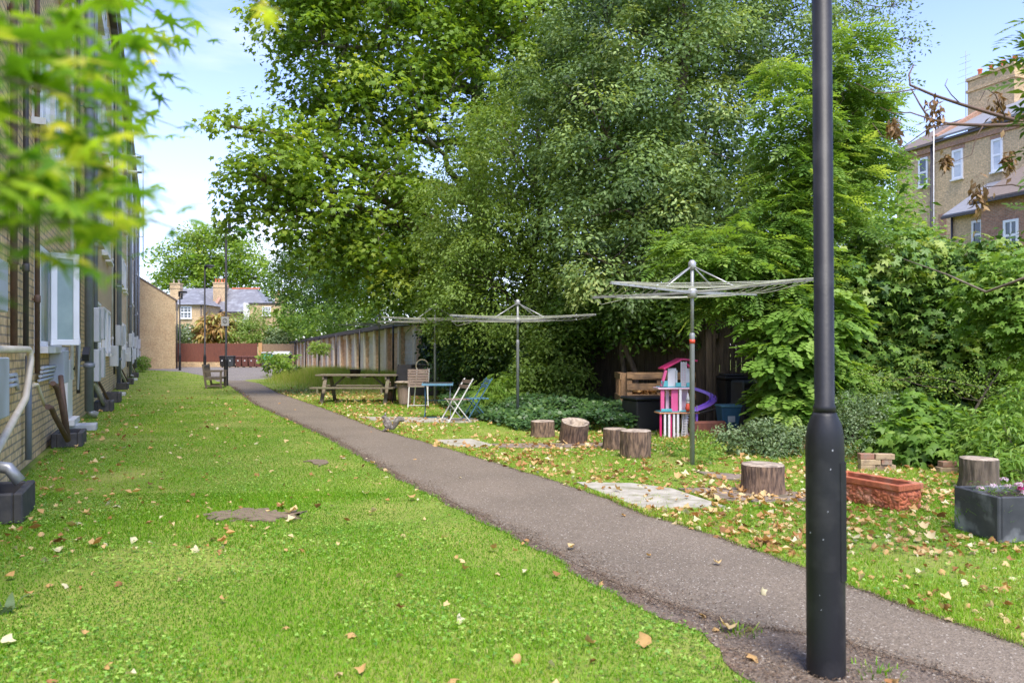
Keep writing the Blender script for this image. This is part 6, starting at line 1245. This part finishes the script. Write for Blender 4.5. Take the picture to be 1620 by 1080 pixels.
tb('lattice_back', 'pink_pale', .04, .12, -.086, -.082, .84, 1.23)
MB().beam((-.26, .02, 1.12), (.05, .02, 1.28), .30, .028).build('roof', M['magenta'], dh); MB().beam((.05, .02, 1.28), (.30, .02, 1.25), .30, .026).build('roof', M['magenta'], dh); MB().beam((.13, .0, 1.20), (.24, .0, 1.12), .2, .03).build('roof', M['magenta'], dh)
sl = MB(); path = []
for k in range(15):
    f = k/14; a = R(100-200*f); path.append((.20+.42*math.sin(R(5+170*f))*1.0+.0, -.05-.20*math.sin(R(180*f))*0+(.25-.35*f), .80-.36*f))
for i in range(14):
    p0, p1 = Vector(path[i]), Vector(path[i+1]); d = (p1-p0).normalized(); sd = d.cross(Vector((0, 0, 1))).normalized()*.05
    sl.add([p0-sd, p0+sd, p1+sd, p1-sd], [(0, 1, 2, 3)]); 
    for q in (-1, 1): sl.add([p0+sd*q, p1+sd*q, p1+sd*q*1.2+Vector((0, 0, .045)), p0+sd*q*1.2+Vector((0, 0, .045)), p0+sd*q*1.3, p1+sd*q*1.3], [(0, 1, 2, 3), (3, 2, 5, 4)])
sl.build('slide', M['purple'], dh)
gn = thing('garden_gnome', 'tiny red and white gnome figure on the middle floor of the toy house', 'gnome', (dh.location.x+.155, 12.25, .437)); 
MB().lathe([(.035, 0), (.045, .05), (.03, .12), (.02, .13)], 12).build('body', M['red'], gn); MB().lathe([(.012, .12), (.03, .135), (.032, .155), (.015, .18)], 12).build('head', M['fur_white'], gn); MB().lathe([(.036, .17), (.03, .2), (.006, .30)], 12).build('hat', M['sign'], gn)

# ---------------------------------------------------------------- planters, bricks
tp = thing('terracotta_planter', 'long orange terracotta planter with moulded fruit and leaf relief right of the nearest lamp post', 'planter', (3.37, 6.61, 0), math.atan2(.89, -.46))   # local +x along the long front to the far left, +y = towards the left viewer
th_ = .235; LT, WT = .76, .30
# local frame: x runs along the long side away from the near corner; the box body lies at y in (-WT, 0)
mb = MB(); mb.box(0, LT, -.035, 0, 0, th_-.055).box(0, LT, -WT, -WT+.035, 0, th_-.055).box(0, .035, -WT+.036, -.036, 0, th_-.055).box(LT-.035, LT, -WT+.036, -.036, 0, th_-.055).box(.036, LT-.036, -WT+.036, -.036, 0, .03).build('body', M['terracotta'], tp)
rm = MB(); e_ = .018
rm.box(-e_, LT+e_, -.035, e_, th_-.054, th_).box(-e_, LT+e_, -WT-e_, -WT+.035, th_-.054, th_).box(-e_, .035, -WT+.0351, -.0351, th_-.054, th_).box(LT-.035, LT+e_, -WT+.0351, -.0351, th_-.054, th_).build('rim', M['terracotta'], tp, bevel=.006)
rl_ = MB(); rr = random.Random(3)
def lump(c, nrm, s, e):
    nrm = Vector(nrm); t1__ = Vector((0, 0, 1)); t2 = nrm.cross(t1__); an = rr.uniform(0, 3.14); u_ = t1__*math.cos(an)+t2*math.sin(an); v_ = nrm.cross(u_); V_ = []
    for k in range(8):
        a = 2*math.pi*k/8; V_.append(Vector(c)+u_*math.cos(a)*s*e+v_*math.sin(a)*s)
    for k in range(8):
        a = 2*math.pi*k/8; V_.append(Vector(c)+(u_*math.cos(a)*s*e+v_*math.sin(a)*s)*.6+nrm*s*.55)
    V_.append(Vector(c)+nrm*s*.75); rl_.add(V_, [(k, (k+1) % 8, 8+(k+1) % 8, 8+k) for k in range(8)]+[(8+k, 8+(k+1) % 8, 16) for k in range(8)], 0, True)
for k in range(200): lump((rr.uniform(.02, LT-.02), 0, rr.uniform(.02, th_-.08)), (0, 1, 0), rr.uniform(.010, .024), rr.uniform(.9, 2.4))
for k in range(90): lump((0, rr.uniform(-WT+.02, -.02), rr.uniform(.02, th_-.08)), (-1, 0, 0), rr.uniform(.010, .024), rr.uniform(.9, 2.4))
o = rl_.build('relief', M['terracotta'], tp); o['kind'] = 'stuff'
MB().box(.037, LT-.037, -WT+.037, -.037, .031, .13).build('soil_fill', M['soil'], tp)
bp_ = thing('slate_planter', 'square black weathered planter full of pink flowers at the right edge', 'planter', (G(1578, 853).x, G(1578, 853).y, 0), R(0))
q0, q1, q2 = G(1509, 836), G(1579, 860), G(1680, 850); 
O_ = q1; ux = (q0-q1); ul = ux.length; ux.normalize(); uy = Vector((-ux.y, ux.x, 0)); uy = uy if uy.y > 0 else -uy
bp_.location = q1; bp_.rotation_euler = (0, 0, math.atan2(ux.y, ux.x)); sgn = 1 if Vector((0, 0, 1)).cross(ux).dot(uy) > 0 else -1
hh = .34; mb = MB(); ul = max(ul, .42); dd = .62
def yb(y0, y1): return (min(sgn*y0, sgn*y1), max(sgn*y0, sgn*y1))
for (x0, x1, y0, y1) in ((0, ul, 0, .03), (0, ul, dd-.03, dd), (0, .03, .031, dd-.031), (ul-.03, ul, .031, dd-.031)): mb.box(x0, x1, *yb(y0, y1), 0, hh)
mb.build('body', M['planter'], bp_, bevel=.008); MB().box(.031, ul-.031, *yb(.031, dd-.031), .1, hh-.05).build('soil_fill', M['soil'], bp_)
M['flower'] = leaf_mat('pink_flower', [(0, (.50, .03, .18)), (.4, (.60, .10, .28)), (.7, (.74, .40, .52)), (1, (.80, .66, .70))], .2, .6)
fo_ = []
for k in range(16):
    lx, ly = random.uniform(.06, ul-.06), random.uniform(.05, dd-.05)*sgn; hz = hh+random.uniform(-.02, .09); n = 46; off = rng.normal(0, 1, (n, 3)); off /= np.linalg.norm(off, axis=1, keepdims=True); off[:, 2] = np.abs(off[:, 2]); cc = .9 if k % 3 else .12
    v, t_, a = leaves(np.array([lx, ly, hz])+off*np.array([.026, .026, .014]), off+rng.normal(0, .2, (n, 3)), rng.normal(0, 1, (n, 3)), np.full(n, .014), 'round', np.clip(rng.normal(cc, .1, n), 0, 1)); np_mesh('flower_head', v, t_, M['flower'], bp_, attr=a)
n = 420; v, t_, a = leaves(np.stack([rng.uniform(.04, ul-.04, n), sgn*rng.uniform(.04, dd-.04, n), hh+rng.uniform(-.05, .05, n)], 1), np.stack([rng.normal(0, .6, n), rng.normal(0, .6, n), np.ones(n)], 1), rng.normal(0, 1, (n, 3)), rng.uniform(.02, .045, n), 'lance', rng.random(n)*.7); np_mesh('flower_leaves', v, t_, M['l_fresh'], bp_, attr=a)
def brick_pile(label, px, py, spec, rz):
    g = G(px, py); root = thing('brick_pile', label, 'bricks', (g.x, g.y, 0), rz)
    for (x, y, z, l_, m) in spec: MB().box(x, x+l_, y, y+.10, z, z+.063).build('brick', M[m], root, bevel=.004)
M['loose_brick'] = mat('loose_brick', (.46, .34, .20), (.34, .24, .15), 12, .9, .3, c3=(.16, .11, .08), s3=6); M['loose_brick2'] = mat('loose_red_brick', (.34, .17, .11), (.24, .13, .09), 12, .9, .3, c3=(.30, .25, .19), s3=6)
brick_pile('small stack of yellow and brown bricks in front of the jagged-leaved plant', 1362, 744, [(0, 0, 0, .17, 'loose_brick'), (.18, .01, 0, .23, 'loose_brick'), (0, 0, .066, .23, 'loose_brick'), (.24, 0, .066, .12, 'loose_brick2'), (0, .01, .132, .16, 'loose_brick2'), (.17, -.005, .132, .22, 'loose_brick')], R(-3))
brick_pile('two loose reddish bricks in the grass left of the weathered stump', 1488, 748, [(0, 0, 0, .22, 'loose_brick'), (.03, 0, .066, .20, 'loose_brick2')], R(5))
o = MB().box(0, .3, 0, .12, 0, .2).build('brick_block', M['loose_brick2'], bevel=.006); o.location = G(1268, 712); tag(o, 'reddish brick block just left of the nearest lamp post, behind the shrub', 'brick')

# ---------------------------------------------------------------- squirrel
g = G(612, 683); sq = thing('squirrel', 'grey squirrel sitting upright at the path edge, tail stretched behind', 'squirrel', (g.x, g.y, .01), R(0))
def skin_body(name, joints, edges, m, parent, lvl=2):
    me = bpy.data.meshes.new(name); me.from_pydata([j[0] for j in joints], edges, []); o = bpy.data.objects.new(name, me); COL.objects.link(o)
    md = o.modifiers.new('s', 'SKIN'); sv = me.skin_vertices[0].data
    for i, j in enumerate(joints): sv[i].radius = (j[1], j[1]); sv[i].use_root = (i == 0)
    sd = o.modifiers.new('d', 'SUBSURF'); sd.levels = lvl; sd.render_levels = lvl; me.materials.append(m); o.parent = parent
    for p_ in me.polygons: p_.use_smooth = True
    return o
S_ = 1.08
J = [((.035, 0, .075), .075), ((.015, 0, .135), .066), ((-.008, 0, .185), .050), ((-.022, 0, .212), .036), ((-.036, 0, .238), .040), ((-.070, 0, .230), .025), ((-.088, 0, .223), .013),
     ((.10, 0, .050), .034), ((.135, 0, .10), .046), ((.15, 0, .165), .054), ((.19, 0, .205), .056), ((.245, 0, .20), .048), ((.285, 0, .165), .028),
     ((.0, -.045, .055), .038), ((-.03, -.05, .018), .017), ((-.07, -.05, .012), .012), ((.0, .045, .055), .038), ((-.03, .05, .018), .017), ((-.07, .05, .012), .012),
     ((-.012, -.036, .175), .021), ((-.045, -.036, .15), .014), ((-.066, -.016, .175), .011), ((-.012, .036, .175), .021), ((-.045, .036, .15), .014), ((-.066, .016, .175), .011)]
E = [(0, 1), (1, 2), (2, 3), (3, 4), (4, 5), (5, 6), (0, 7), (7, 8), (8, 9), (9, 10), (10, 11), (11, 12), (0, 13), (13, 14), (14, 15), (0, 16), (16, 17), (17, 18), (2, 19), (19, 20), (20, 21), (2, 22), (22, 23), (23, 24)]
skin_body('body', [(tuple(c*S_ for c in p_), r*S_) for p_, r in J], E, M['fur'], sq)
for s in (-1, 1):
    MB().lathe([(.013, 0), (.014, .018), (.003, .042)], 12, 0, (-.024*S_, s*.020*S_, .262*S_)).build('ear', M['fur'], sq); MB().lathe([(.001, -.005), (.005, 0), (.001, .005)], 10, 0, (-.058*S_, s*.026*S_, .244*S_)).build('eye', M['eye'], sq)
MB().lathe([(.002, -.05), (.022, -.03), (.028, .0), (.020, .035), (.002, .05)], 14, 0, (-.040, 0, .155)).build('chest_fur', M['fur_white'], sq)
